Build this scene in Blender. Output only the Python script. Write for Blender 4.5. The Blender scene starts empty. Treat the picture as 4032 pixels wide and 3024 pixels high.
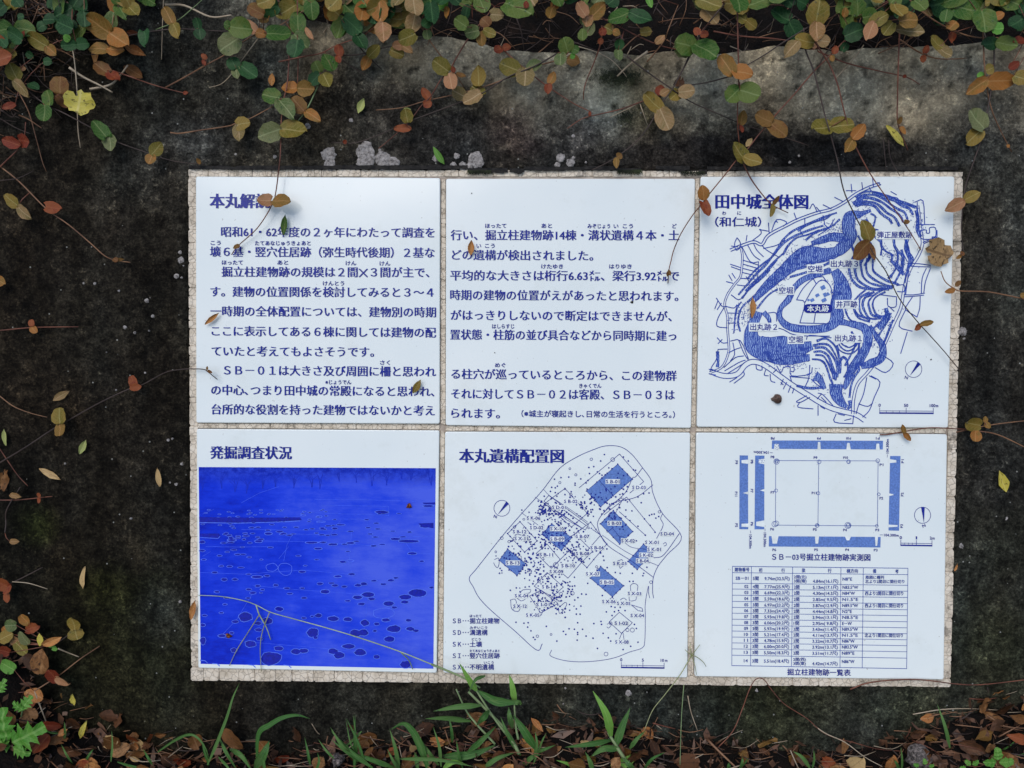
import bpy, math, random
import numpy as np
from mathutils import Vector, Matrix
random.seed(7); rng = np.random.default_rng(7)
scene = bpy.context.scene
COL = scene.collection

# ------------------------------------------------------------------ frame of the leaning slab
LEAN = math.radians(30)
SL, CL = math.sin(LEAN), math.cos(LEAN)
AX = np.array([1., 0, 0]); UP = np.array([0, SL, CL]); NR = np.array([0, -CL, SL]); ORG = np.array([0, 0, .42*CL])
def W(p):                                   # slab coordinates (across, up the face, off the face) -> world
    p = np.atleast_2d(np.asarray(p, float))
    return ORG + p[:, 0:1]*AX + p[:, 1:2]*UP + p[:, 2:3]*NR
CAMP = np.array([-.04299945, .08150922, .93676489]); RV = np.array([-.02939253, .02673192, .0063056]); FPX = 3030.
def rodr(r):
    t = np.linalg.norm(r); k = r/t; K = np.array([[0, -k[2], k[1]], [k[2], 0, -k[0]], [-k[1], k[0], 0]])
    return np.eye(3) + math.sin(t)*K + (1-math.cos(t))*K@K
RC = rodr(RV)

# ------------------------------------------------------------------ camera, sky, sun, exposure
B3 = np.stack([AX, UP, NR], 1)
cam = bpy.data.cameras.new('camera'); cam.sensor_width = 36; cam.lens = FPX/4032*36; cam.clip_start = .02; cam.clip_end = 500
co = bpy.data.objects.new('camera', cam); COL.objects.link(co)
Rw = B3 @ RC; cw = W(CAMP)[0]
co.matrix_world = Matrix([[*Rw[0], cw[0]], [*Rw[1], cw[1]], [*Rw[2], cw[2]], [0, 0, 0, 1]])
scene.camera = co
world = bpy.data.worlds.new('World'); scene.world = world; world.use_nodes = True
nt = world.node_tree; bg = nt.nodes['Background']
sky = nt.nodes.new('ShaderNodeTexSky'); sky.sky_type = 'NISHITA'; sky.sun_disc = False
SUN_EL, SUN_AZ = math.radians(58), math.radians(205)     # azimuth from +Y clockwise: in front of the slab, to the left
sky.sun_elevation = SUN_EL; sky.sun_rotation = SUN_AZ; sky.air_density = 1; sky.dust_density = 1.6; sky.ozone_density = 1
nt.links.new(sky.outputs[0], bg.inputs[0]); bg.inputs[1].default_value = .10
sl = bpy.data.lights.new('sun', 'SUN'); sl.energy = .85; sl.angle = math.radians(38); sl.color = (1, .97, .93)
so = bpy.data.objects.new('sun', sl); COL.objects.link(so)
sd = Vector((math.sin(SUN_AZ)*math.cos(SUN_EL), math.cos(SUN_AZ)*math.cos(SUN_EL), math.sin(SUN_EL)))
so.rotation_euler = sd.to_track_quat('Z', 'Y').to_euler()
scene.view_settings.view_transform = 'Standard'; scene.view_settings.look = 'None'
scene.view_settings.exposure = 0.64; scene.view_settings.gamma = 1; scene.view_settings.use_curve_mapping = False
scene.render.engine = 'CYCLES'; scene.cycles.max_bounces = 5; scene.cycles.use_denoising = True

# ------------------------------------------------------------------ measuring helpers
def P(u, v, h=0.):                          # point of the plane h metres off the slab, measured on the picture
    u = np.atleast_1d(np.asarray(u, float)); v = np.atleast_1d(np.asarray(v, float)); h = np.broadcast_to(h, u.shape)
    d = np.stack([(u*1.82278-2016)/FPX, -(v*1.82278-1512)/FPX, -np.ones_like(u)], 1) @ RC.T
    t = (h-CAMP[2])/d[:, 2]
    return CAMP + t[:, None]*d
K = .347222
Z = {'D': (0, 0, 1), '1': (0, 0, K), '2': (722, 0, K), '3': (1444, 0, K), '4': (0, 1083, K), '5': (722, 1083, K), '6': (1444, 1083, K),
     'L': (0, 548.6, .3636), 'R': (1920, 384, .3305), 'S': (1920, 877.8, .4707),
     'a': (395, 351.1, .35716), 'b': (943.6, 351.1, .35716), 'c': (1492.2, 351.1, .35708), 'd': (406, 910.7, .3506), 'e': (943.6, 910.7, .35045), 'f': (1481.3, 910.7, .35045)}
def zp(z, x, y):
    o = Z[z]; return o[0]+np.asarray(x, float)*o[2], o[1]+np.asarray(y, float)*o[2]
def vnoise(x, y, s, seed=0):
    r = np.random.default_rng(seed).random((256, 256)); x = x/s+37.3; y = y/s+91.7
    i = np.floor(x).astype(int); j = np.floor(y).astype(int); fx = x-i; fy = y-j
    fx = fx*fx*(3-2*fx); fy = fy*fy*(3-2*fy)
    g = lambda a, b: r[a % 256, b % 256]
    return (g(i, j)*(1-fx)+g(i+1, j)*fx)*(1-fy)+(g(i, j+1)*(1-fx)+g(i+1, j+1)*fx)*fy
def fbm(x, y, s, n=4, seed=0):
    t = 0; a = 1; w = 0
    for k in range(n): t = t+a*vnoise(x, y, s/2**k, seed+k); w += a; a *= .55
    return t/w

# ------------------------------------------------------------------ objects
def mesh(name, v, f, mat=None, smooth=False, world=False, uv=None):
    m = bpy.data.meshes.new(name)
    v = np.asarray(v, float)
    m.from_pydata((v if world else W(v)).tolist(), [], f)
    if mat: m.materials.append(mat)
    if smooth: m.polygons.foreach_set('use_smooth', [True]*len(m.polygons))
    if uv is not None:
        l = m.uv_layers.new(name='UVMap'); idx = np.empty(len(m.loops), int); m.loops.foreach_get('vertex_index', idx)
        l.data.foreach_set('uv', np.asarray(uv)[idx].ravel())
    m.update(); return m
def obj(name, m, parent=None, **kw):
    o = bpy.data.objects.new(name, m); COL.objects.link(o)
    if parent: o.parent = parent
    for k, v in kw.items():
        if v: o[k] = v
    return o
def thing(name, label, cat, group=None):
    return obj(name, None, label=label, category=cat, group=group)

# ------------------------------------------------------------------ materials
def newmat(name, rough=.6, spec=.4):
    m = bpy.data.materials.new(name); m.use_nodes = True; n = m.node_tree; b = n.nodes['Principled BSDF']
    b.inputs['Roughness'].default_value = rough; b.inputs['Specular IOR Level'].default_value = spec
    return m, n, b
def N(n, t, **k):
    o = n.nodes.new(t)
    for a, v in k.items():
        if a in o.inputs.keys(): o.inputs[a].default_value = v
        else: setattr(o, a, v)
    return o
def ramp(n, src, stops):
    r = n.nodes.new('ShaderNodeValToRGB'); e = r.color_ramp.elements
    while len(e) < len(stops): e.new(.5)
    for q, (p, c) in zip(e, stops): q.position = p; q.color = (*c, 1) if len(c) == 3 else c
    n.links.new(src, r.inputs[0]); return r.outputs[0]
def mix(n, f, a, b, mode='MIX'):
    x = n.nodes.new('ShaderNodeMix'); x.data_type = 'RGBA'; x.blend_type = mode
    for i, s in ((0, f), (6, a), (7, b)):
        if hasattr(s, 'is_linked'): n.links.new(s, x.inputs[i])
        else: x.inputs[i].default_value = s if i == 0 else (*s, 1)
    return x.outputs[2]
def math_(n, op, a, b=None, c=None):
    x = n.nodes.new('ShaderNodeMath'); x.operation = op
    for i, s in enumerate((a, b, c)):
        if s is None: continue
        if hasattr(s, 'is_linked'): n.links.new(s, x.inputs[i])
        else: x.inputs[i].default_value = s
    return x.outputs[0]
def bump(n, b, h, strength=.4, dist=.001):
    x = n.nodes.new('ShaderNodeBump'); x.inputs['Strength'].default_value = strength; x.inputs['Distance'].default_value = dist
    n.links.new(h, x.inputs['Height']); n.links.new(x.outputs[0], b.inputs['Normal'])
def noise(n, scale, det=4, rough=.6, vec=None):
    x = N(n, 'ShaderNodeTexNoise', Scale=scale, Detail=det, Roughness=rough)
    if vec is not None: n.links.new(vec, x.inputs['Vector'])
    return x.outputs[0]
def objco(n): return N(n, 'ShaderNodeTexCoord').outputs['Object']

# weathered concrete: large stains come from the slab's own colour attribute, grain from noise
M_wall, n, b = newmat('weathered_concrete', .7, .06); oc = objco(n)
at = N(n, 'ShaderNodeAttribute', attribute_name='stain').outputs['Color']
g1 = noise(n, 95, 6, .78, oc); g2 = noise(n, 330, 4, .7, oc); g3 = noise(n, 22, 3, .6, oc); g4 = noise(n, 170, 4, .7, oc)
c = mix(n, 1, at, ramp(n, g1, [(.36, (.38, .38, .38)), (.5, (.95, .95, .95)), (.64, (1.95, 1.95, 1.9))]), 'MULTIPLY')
c = mix(n, 1, c, ramp(n, g2, [(.36, (.50, .50, .50)), (.52, (.98, .98, .98)), (.68, (1.9, 1.9, 1.85))]), 'MULTIPLY')
lum = N(n, 'ShaderNodeSeparateColor'); n.links.new(at, lum.inputs[0])
pale = ramp(n, lum.outputs[0], [(.08, (0, 0, 0)), (.22, (.62, .62, .62))])
c = mix(n, pale, c, mix(n, 1, at, (.68, .68, .66), 'MULTIPLY'))
fl = math_(n, 'MULTIPLY', ramp(n, g4, [(.57, (0, 0, 0)), (.63, (1, 1, 1))]), ramp(n, g3, [(.48, (0, 0, 0)), (.6, (1, 1, 1))]))
c = mix(n, fl, c, mix(n, pale, mix(n, 1, c, (3.0, 2.9, 2.7), 'MULTIPLY'), c))
dk = math_(n, 'MULTIPLY', ramp(n, noise(n, 60, 4, .7, oc), [(.55, (0, 0, 0)), (.62, (1, 1, 1))]), .5)
c = mix(n, dk, c, mix(n, 1, c, (.35, .34, .36), 'MULTIPLY'))
sp = N(n, 'ShaderNodeTexVoronoi', Scale=130.); n.links.new(oc, sp.inputs['Vector'])
spc = N(n, 'ShaderNodeSeparateColor'); n.links.new(sp.outputs['Color'], spc.inputs[0])
spm = math_(n, 'MULTIPLY', math_(n, 'LESS_THAN', sp.outputs['Distance'], .13), math_(n, 'GREATER_THAN', spc.outputs[0], .93))
c = mix(n, spm, c, (.30, .30, .27))
n.links.new(c, b.inputs['Base Color'])
hh = math_(n, 'ADD', math_(n, 'MULTIPLY', g1, 1.6), math_(n, 'ADD', math_(n, 'MULTIPLY', g2, .8), g4))
bump(n, b, hh, 1., .0034)

M_tile, n, b = newmat('glazed_ceramic', .13, .5); oc = objco(n)
c = ramp(n, noise(n, 5, 3, .6, oc), [(.3, (.715, .775, .765)), (.7, (.785, .825, .80))])
d = math_(n, 'MULTIPLY', ramp(n, noise(n, 260, 2, .5, oc), [(.735, (0, 0, 0)), (.77, (1, 1, 1))]), .55)
c = mix(n, d, c, (.35, .33, .30)); n.links.new(c, b.inputs['Base Color'])
c2 = mix(n, math_(n, 'MULTIPLY', ramp(n, noise(n, 11, 5, .75, oc), [(.56, (0, 0, 0)), (.78, (1, 1, 1))]), .30), c, (.50, .52, .44)); n.links.new(c2, b.inputs['Base Color'])
bump(n, b, noise(n, 25, 2, .5, oc), .12, .001)

M_mort, n, b = newmat('crazed_mortar', .75, .15); oc = objco(n)
c = ramp(n, noise(n, 60, 5, .65, oc), [(.3, (.44, .37, .28)), (.52, (.66, .575, .46)), (.75, (.79, .71, .59))])
vo = N(n, 'ShaderNodeTexVoronoi', Scale=150., feature='DISTANCE_TO_EDGE'); n.links.new(oc, vo.inputs['Vector'])
cr = ramp(n, vo.outputs['Distance'], [(.0, (1, 1, 1)), (.06, (0, 0, 0))])
c = mix(n, math_(n, 'MULTIPLY', cr, math_(n, 'MULTIPLY', noise(n, 40, 3, .7, oc), .75)), c, (.20, .16, .12))
st = ramp(n, noise(n, 38, 4, .75, oc), [(.6, (0, 0, 0)), (.66, (1, 1, 1))])
c = mix(n, math_(n, 'MULTIPLY', st, .5), c, (.05, .045, .04)); n.links.new(c, b.inputs['Base Color'])
bump(n, b, math_(n, 'SUBTRACT', noise(n, 300, 3, .6, oc), math_(n, 'MULTIPLY', cr, .8)), .7, .0012)
M_bed, n, b = newmat('mortar_bed', .8, .2); oc = objco(n)
n.links.new(ramp(n, noise(n, 90, 4, .6, oc), [(.35, (.26, .21, .17)), (.7, (.46, .39, .32))]), b.inputs['Base Color'])
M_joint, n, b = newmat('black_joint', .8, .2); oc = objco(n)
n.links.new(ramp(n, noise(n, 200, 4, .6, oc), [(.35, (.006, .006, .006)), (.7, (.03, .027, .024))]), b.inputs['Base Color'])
bump(n, b, noise(n, 300, 3, .6, oc), .8, .002)

def flat(name, col, rough=.25, var=.15, sc=90):
    m, n, b = newmat(name, rough, .25)
    c = ramp(n, noise(n, sc, 3, .6, objco(n)), [(.3, tuple(x*(1-var) for x in col)), (.7, tuple(min(1, x*(1+var)) for x in col))])
    n.links.new(c, b.inputs['Base Color']); return m
M_ink = flat('navy_print', (.008, .018, .24)); M_mid = flat('mid_blue_print', (.11, .20, .50), var=.25, sc=500)
M_paleink = flat('pale_print', (.73, .78, .77))
M_hatch, n, b = newmat('hatched_print', .25, .25); oc = objco(n)
wv = N(n, 'ShaderNodeTexWave', Scale=150., Distortion=7., Detail=2.); wv.inputs['Detail Scale'].default_value = 1.2; n.links.new(oc, wv.inputs['Vector'])
c = ramp(n, wv.outputs[1], [(.28, (.030, .065, .34)), (.66, (.085, .16, .48)), (.95, (.32, .44, .70))])
c = mix(n, ramp(n, noise(n, 160, 3, .7, oc), [(.5, (0, 0, 0)), (.62, (1, 1, 1))]), c, (.03, .065, .33)); n.links.new(c, b.inputs['Base Color'])
# blue duotone photograph printed on the lower left tile
M_photo, n, b = newmat('blue_photo_print', .18, .12)
uvn = N(n, 'ShaderNodeTexCoord').outputs['UV']; oc = objco(n)
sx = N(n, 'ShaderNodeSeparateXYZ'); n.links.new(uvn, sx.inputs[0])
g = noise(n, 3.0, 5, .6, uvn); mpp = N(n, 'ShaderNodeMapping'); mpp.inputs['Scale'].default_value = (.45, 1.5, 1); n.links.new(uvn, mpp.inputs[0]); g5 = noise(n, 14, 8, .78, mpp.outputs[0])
tone = math_(n, 'ADD', math_(n, 'ADD', math_(n, 'MULTIPLY', sx.outputs[0], .42), math_(n, 'MULTIPLY', g, .95)), math_(n, 'MULTIPLY', g5, .55))  # paler to the right: sky reflection painted into the print tone, plus mottling
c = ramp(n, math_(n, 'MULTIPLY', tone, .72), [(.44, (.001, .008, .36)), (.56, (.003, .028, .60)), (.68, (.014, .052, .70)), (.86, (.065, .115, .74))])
treeline = math_(n, 'ADD', math_(n, 'ADD', sx.outputs[1], math_(n, 'MULTIPLY', g5, .09)), math_(n, 'MULTIPLY', noise(n, 5, 2, .5, uvn), -.06))
c = mix(n, ramp(n, treeline, [(.92, (0, 0, 0)), (1.0, (1, 1, 1))]), c, mix(n, ramp(n, noise(n, 40, 5, .7, uvn), [(.4, (0, 0, 0)), (.62, (1, 1, 1))]), (.003, .016, .36), (.02, .055, .58)))
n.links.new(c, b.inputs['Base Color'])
M_pit = flat('photo_dark_print', (.001, .006, .34), .2, .3, 300); M_rim = flat('photo_light_print', (.09, .18, .95), .2, .3, 300)
M_rim2 = flat('photo_line_print', (.05, .12, .85), .2, .3, 200); M_sheen = flat('photo_soft_print', (.02, .06, .60), .2, .5, 60)

def leafmat(name, c1, c2, vein, rough=.40, vs=.6, spots=0):
    m, n, b = newmat(name, rough, .14)
    uv = N(n, 'ShaderNodeTexCoord').outputs['UV']; s = N(n, 'ShaderNodeSeparateXYZ'); n.links.new(uv, s.inputs[0])
    inf = N(n, 'ShaderNodeObjectInfo').outputs['Random']
    ax = math_(n, 'ABSOLUTE', math_(n, 'SUBTRACT', s.outputs[0], .5)); y = s.outputs[1]
    off = N(n, 'ShaderNodeCombineXYZ'); n.links.new(math_(n, 'MULTIPLY', inf, 37.), off.inputs[0])
    vm = N(n, 'ShaderNodeVectorMath'); n.links.new(uv, vm.inputs[0]); n.links.new(off.outputs[0], vm.inputs[1])
    g = noise(n, 2.2, 5, .65, vm.outputs[0])
    c = mix(n, ramp(n, math_(n, 'ADD', g, math_(n, 'MULTIPLY', math_(n, 'SUBTRACT', inf, .5), .35)), [(.40, (0, 0, 0)), (.60, (1, 1, 1))]), c1, c2)
    edge = math_(n, 'MULTIPLY', ramp(n, math_(n, 'ADD', y, math_(n, 'ADD', math_(n, 'MULTIPLY', ax, .5), math_(n, 'MULTIPLY', g, .4))), [(1.05, (0, 0, 0)), (1.25, (1, 1, 1))] if False else [(.0, (0, 0, 0)), (1., (0, 0, 0))]), 1.)
    mid = math_(n, 'LESS_THAN', ax, .03)
    fr = math_(n, 'FRACT', math_(n, 'SUBTRACT', math_(n, 'MULTIPLY', y, 5.2), math_(n, 'MULTIPLY', ax, 4.2)))
    sv = ramp(n, math_(n, 'ABSOLUTE', math_(n, 'SUBTRACT', fr, .5)), [(.0, (1, 1, 1)), (.11, (0, 0, 0))])
    net = N(n, 'ShaderNodeTexVoronoi', Scale=9., feature='DISTANCE_TO_EDGE'); n.links.new(vm.outputs[0], net.inputs['Vector'])
    nw = ramp(n, net.outputs['Distance'], [(.0, (.45, .45, .45)), (.07, (0, 0, 0))])
    vv = math_(n, 'MAXIMUM', mid, math_(n, 'MAXIMUM', math_(n, 'MULTIPLY', sv, .6), nw))
    c = mix(n, math_(n, 'MULTIPLY', vv, vs), c, vein)
    if spots:
        c = mix(n, math_(n, 'MULTIPLY', ramp(n, noise(n, 7, 3, .6, vm.outputs[0]), [(.58, (0, 0, 0)), (.63, (1, 1, 1))]), spots), c, (.03, .02, .012))
    n.links.new(c, b.inputs['Base Color'])
    bump(n, b, math_(n, 'SUBTRACT', g, vv), .35, .001)
    return m
LM = {
 'g': leafmat('green_leaf', (.030, .085, .012), (.080, .115, .022), (.17, .22, .08)),
 'G': leafmat('dark_green_leaf', (.008, .036, .010), (.018, .062, .018), (.06, .13, .05)),
 'h': leafmat('grey_green_leaf', (.065, .100, .030), (.125, .135, .055), (.24, .27, .13)),
 'o': leafmat('olive_leaf', (.120, .100, .014), (.190, .125, .024), (.31, .26, .10)),
 't': leafmat('tan_leaf', (.240, .150, .065), (.150, .110, .038), (.40, .30, .17)),
 'a': leafmat('orange_brown_leaf', (.270, .105, .022), (.165, .095, .020), (.38, .21, .08)),
 'b': leafmat('brown_leaf', (.120, .048, .014), (.150, .080, .020), (.25, .14, .06), vs=.5),
 'p': leafmat('pinkish_leaf', (.300, .145, .070), (.200, .110, .038), (.44, .27, .15)),
 'r': leafmat('red_leaf', (.135, .022, .010), (.200, .055, .018), (.30, .10, .05), vs=.4),
 'y': leafmat('yellow_leaf', (.480, .400, .060), (.420, .380, .080), (.55, .48, .18), spots=.7),
 'Y': leafmat('pale_yellow_green_leaf', (.330, .360, .110), (.280, .310, .100), (.45, .46, .22)),
 'n': leafmat('bright_green_leaf', (.055, .185, .022), (.090, .220, .035), (.19, .33, .09)),
 'd': leafmat('dead_leaf', (.150, .065, .022), (.330, .170, .070), (.10, .05, .02), .5, .5, .6),
 'D': leafmat('rotting_leaf', (.040, .018, .009), (.105, .045, .020), (.04, .02, .01), .35, .5, .5),
 'O': leafmat('orange_fallen_leaf', (.430, .190, .055), (.340, .130, .040), (.50, .30, .14), .45, .6, .5),
 'K': leafmat('torn_brown_leaf', (.030, .013, .006), (.300, .190, .085), (.06, .03, .015), .5, .6, .9),
 'w': leafmat('straw_leaf', (.480, .330, .150), (.400, .260, .120), (.30, .19, .09), .5, .6, .3),
}
def stemmat(name, a, bb, rough=.5):
    m, n, b = newmat(name, rough, .4); n.links.new(ramp(n, noise(n, 45, 3, .6, objco(n)), [(.35, a), (.65, bb)]), b.inputs['Base Color']); return m
SM = {'r': stemmat('reddish_stem', (.085, .026, .016), (.20, .070, .038)), 'k': stemmat('dark_stem', (.028, .018, .015), (.06, .038, .03)),
      'b': stemmat('brown_stem', (.12, .055, .028), (.27, .14, .07)), 'w': stemmat('straw_stem', (.30, .23, .15), (.42, .34, .24)),
      'g': stemmat('green_stem', (.13, .20, .08), (.22, .29, .13)), 'y': stemmat('pale_grass_stem', (.26, .33, .16), (.42, .50, .30)), 'o': stemmat('grass_tip', (.20, .22, .09), (.33, .34, .17))}
M_grass = leafmat('grass_blade', (.035, .110, .022), (.075, .155, .040), (.12, .21, .08), .35, .5)
M_grass2 = leafmat('bright_grass_blade', (.120, .270, .040), (.150, .300, .060), (.22, .36, .11), .35, .5)

# ------------------------------------------------------------------ slab with its stains and relief
te = np.array([(-900, -40), (0, -40), (300, -40), (450, -60), (560, -20), (650, 40), (750, 60), (861, 76), (975, 80), (1069, 104), (1208, 120), (1300, 112), (1382, 116), (1486, 112), (1560, 116), (1687, 106), (1826, 112), (1930, 100), (2212, 95), (3100, 90)], float)
tp = P(te[:, 0], te[:, 1], 0)
A = np.linspace(-1.05, 1.05, 520); NB = 260
topb = np.interp(A, tp[:, 0], tp[:, 1]) + (fbm(A, A*0, .05, 4, 3)-.5)*.012
t = np.linspace(0, 1, NB)
ga = np.repeat(A[None], NB, 0); gb = -.56+(topb[None]+.56)*t[:, None]
pts_a, pts_b = ga.ravel(), gb.ravel()
# outline of the sign
OUT = P(*np.array([(406.5, 365.4), (2080.3, 370.9), (2053.2, 1484.4), (413.1, 1470.3)]).T, .001)[:, :2]
def in_quad(a, b_, q, m=0.):
    r = np.full(a.shape, 1e9)
    for i in range(4):
        p0, p1 = q[i], q[(i+1) % 4]; e = p1-p0; nn = np.array([e[1], -e[0]])/np.linalg.norm(e)
        r = np.minimum(r, (a-p0[0])*nn[0]+(b_-p0[1])*nn[1])
    return r
dist_in = in_quad(pts_a, pts_b, OUT)
H = (fbm(pts_a, pts_b, .05, 5, 11)-.5)*.0042+(fbm(pts_a, pts_b, .012, 3, 21)-.5)*.0020+.0022
H = np.where(dist_in > -.001, -.006, H)
# stain map: colour of the concrete itself
def blob(u, v, r, soft=1.):
    q = P([u], [v])[0]; e = r*.00057
    w = fbm(pts_a, pts_b, .07, 3, 5)*.9+.55
    return np.clip(1.3-np.hypot(pts_a-q[0], pts_b-q[1])/(e*w), 0, 1)**soft
base = np.array([.0185, .0155, .0112])
Cc = np.repeat(base[None], len(pts_a), 0)
def put(col, m):
    global Cc; Cc = Cc*(1-m[:, None])+np.array(col)*m[:, None]
sm = lambda x, a, b_: np.clip((x-a)/(b_-a), 0, 1)
put((.038, .0365, .031), sm(pts_a, .1, .60)*.85)                                       # greyer to the right
put((.036, .0375, .029), sm(-pts_b, .28, .34)*sm(pts_a, -.45, -.1)*.9)                                     # greenish foot
put((.011, .0100, .0055), np.clip(sm(-pts_a, .42, .60)*sm(-pts_b, .02, .28), 0, 1)*.85)  # damp dark corner
put((.056, .050, .038), sm(pts_b, .12, .30)*sm(pts_a, -.56, -.40)*(1-sm(pts_a, .0, .15))*(.35+fbm(pts_a, pts_b, .08, 3, 44)))
wob = (fbm(pts_a, pts_b, .06, 4, 77)-.5)*.075
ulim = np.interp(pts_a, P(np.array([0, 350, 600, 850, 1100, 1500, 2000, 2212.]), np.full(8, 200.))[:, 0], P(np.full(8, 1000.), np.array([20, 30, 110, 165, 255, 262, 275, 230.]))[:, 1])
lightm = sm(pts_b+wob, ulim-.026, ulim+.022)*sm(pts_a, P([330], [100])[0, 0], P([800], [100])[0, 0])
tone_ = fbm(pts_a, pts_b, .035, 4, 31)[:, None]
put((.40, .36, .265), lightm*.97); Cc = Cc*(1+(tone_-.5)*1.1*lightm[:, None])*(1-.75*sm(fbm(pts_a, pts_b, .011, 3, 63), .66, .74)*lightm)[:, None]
put((.018, .0175, .0185), sm(pts_b, .30, .315)*(1-lightm)*sm(pts_a, -.30, -.2)*(1-sm(pts_a, .5, .58))*.6)
for u, v, r, c_, k_ in [(560, 120, 110, (.075, .070, .052), .7), (400, 60, 130, (.055, .05, .038), .8), (300, 200, 140, (.028, .026, .019), .7), (1340, 175, 50, (.035, .042, .012), .7), (1400, 235, 50, (.045, .05, .022), .7), (1250, 285, 55, (.11, .10, .09), .6), (1030, 300, 45, (.10, .095, .085), .6), (1120, 280, 60, (.07, .05, .048), .6), (1190, 250, 50, (.13, .125, .10), .6),
                   (2120, 260, 130, (.12, .118, .10), .6), (2160, 420, 130, (.08, .08, .066), .65), (2100, 560, 110, (.045, .044, .038), .6), (2190, 650, 70, (.07, .07, .055), .6), (2170, 1200, 120, (.04, .042, .028), .6), (2140, 1400, 120, (.035, .041, .020), .6),
                   (240, 420, 110, (.026, .024, .018), .6), (180, 700, 110, (.026, .024, .018), .5), (380, 350, 80, (.09, .086, .072), .6), (440, 320, 70, (.09, .086, .075), .55), (460, 370, 50, (.06, .058, .05), .5), (250, 1350, 140, (.018, .019, .007), .6), (330, 1450, 170, (.026, .027, .013), .6), (225, 1265, 60, (.028, .030, .009), .7), (298, 1195, 40, (.042, .033, .020), .8), (85, 1135, 50, (.030, .035, .010), .8), (360, 1330, 60, (.045, .043, .034), .5), (380, 700, 70, (.03, .026, .018), .5),
                   (1650, 1520, 150, (.030, .034, .014), .6), (1980, 1530, 90, (.045, .046, .024), .6), (240, 480, 60, (.045, .032, .020), .4)]:
    put(c_, blob(u, v, r)*k_)
streak = fbm(pts_a, pts_b*.16, .022, 4, 91)-.5; brn = fbm(pts_a, pts_b*.5, .06, 3, 93)[:, None]
calm = 1-.5*lightm
Cc = Cc*np.clip(1+streak*1.5*calm, .35, 1.8)[:, None]*(1+(fbm(pts_a, pts_b, .02, 4, 95)[:, None]-.5)*1.3*calm[:, None])*(1+(brn-.5)*np.array([.45, .1, -.25]))
v_ = W(np.stack([pts_a, pts_b, H], 1))
back = np.stack([A, topb+.004, np.full_like(A, -.012)], 1); back2 = np.stack([A, topb+.002, np.full_like(A, -.09)], 1)
bot = np.stack([A, np.full_like(A, -.56), np.full_like(A, -.09)], 1)
allv = np.vstack([v_, W(back), W(back2), W(bot)]); nA = len(A)
fs = [(j*nA+i, j*nA+i+1, (j+1)*nA+i+1, (j+1)*nA+i) for j in range(NB+1) for i in range(nA-1)]
fs += [(i, (NB+2)*nA+i, (NB+2)*nA+i+1, i+1) for i in range(nA-1)]
fs += [((NB+1)*nA+i, (NB+1)*nA+i+1, (NB+2)*nA+i+1, (NB+2)*nA+i) for i in range(nA-1)]
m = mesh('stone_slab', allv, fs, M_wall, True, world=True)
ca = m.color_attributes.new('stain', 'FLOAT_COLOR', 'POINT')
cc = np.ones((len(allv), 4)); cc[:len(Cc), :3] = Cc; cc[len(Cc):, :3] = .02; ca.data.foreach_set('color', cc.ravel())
slab = obj('concrete_slab', m, label='dark weathered leaning concrete slab with the tiled sign set in it', category='slab')

def blobmesh(name, mat, z, x, y, r, h0, th, seed, parent, asp=1., rough_=.35, nseg=18):
    rr = np.random.default_rng(seed); u, v = zp(z, x, y); c_ = P(u, v, h0)[0]; R_ = r*Z[z][2]*.00057
    an = np.linspace(0, 2*math.pi, nseg, endpoint=False); k = 1+rough_*(rr.random(nseg)-.5)*1.6+rough_*.5*np.sin(an*3+rr.random()*6)
    vs = [(c_[0], c_[1], h0+th)]
    for q, hh_ in ((.6, th*.95), (.93, th*.5), (1., -.001)):
        for i in range(nseg): vs.append((c_[0]+math.cos(an[i])*R_*k[i]*q*asp, c_[1]+math.sin(an[i])*R_*k[i]*q, h0+hh_+(rr.random()-.5)*th*.4))
    f = [(0, 1+i, 1+(i+1) % nseg) for i in range(nseg)]
    for q in range(2):
        o = 1+q*nseg; f += [(o+i, o+nseg+i, o+nseg+(i+1) % nseg, o+(i+1) % nseg) for i in range(nseg)]
    return obj(name, mesh(name, vs, f, mat, True), parent)
M_lich, n, b = newmat('lichen', .9, .1); oc = objco(n)
n.links.new(ramp(n, noise(n, 260, 4, .7, oc), [(.36, (.10, .09, .085)), (.5, (.27, .25, .235)), (.7, (.42, .39, .37))]), b.inputs['Base Color']); bump(n, b, noise(n, 400, 3, .6, oc), .8, .002)
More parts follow.
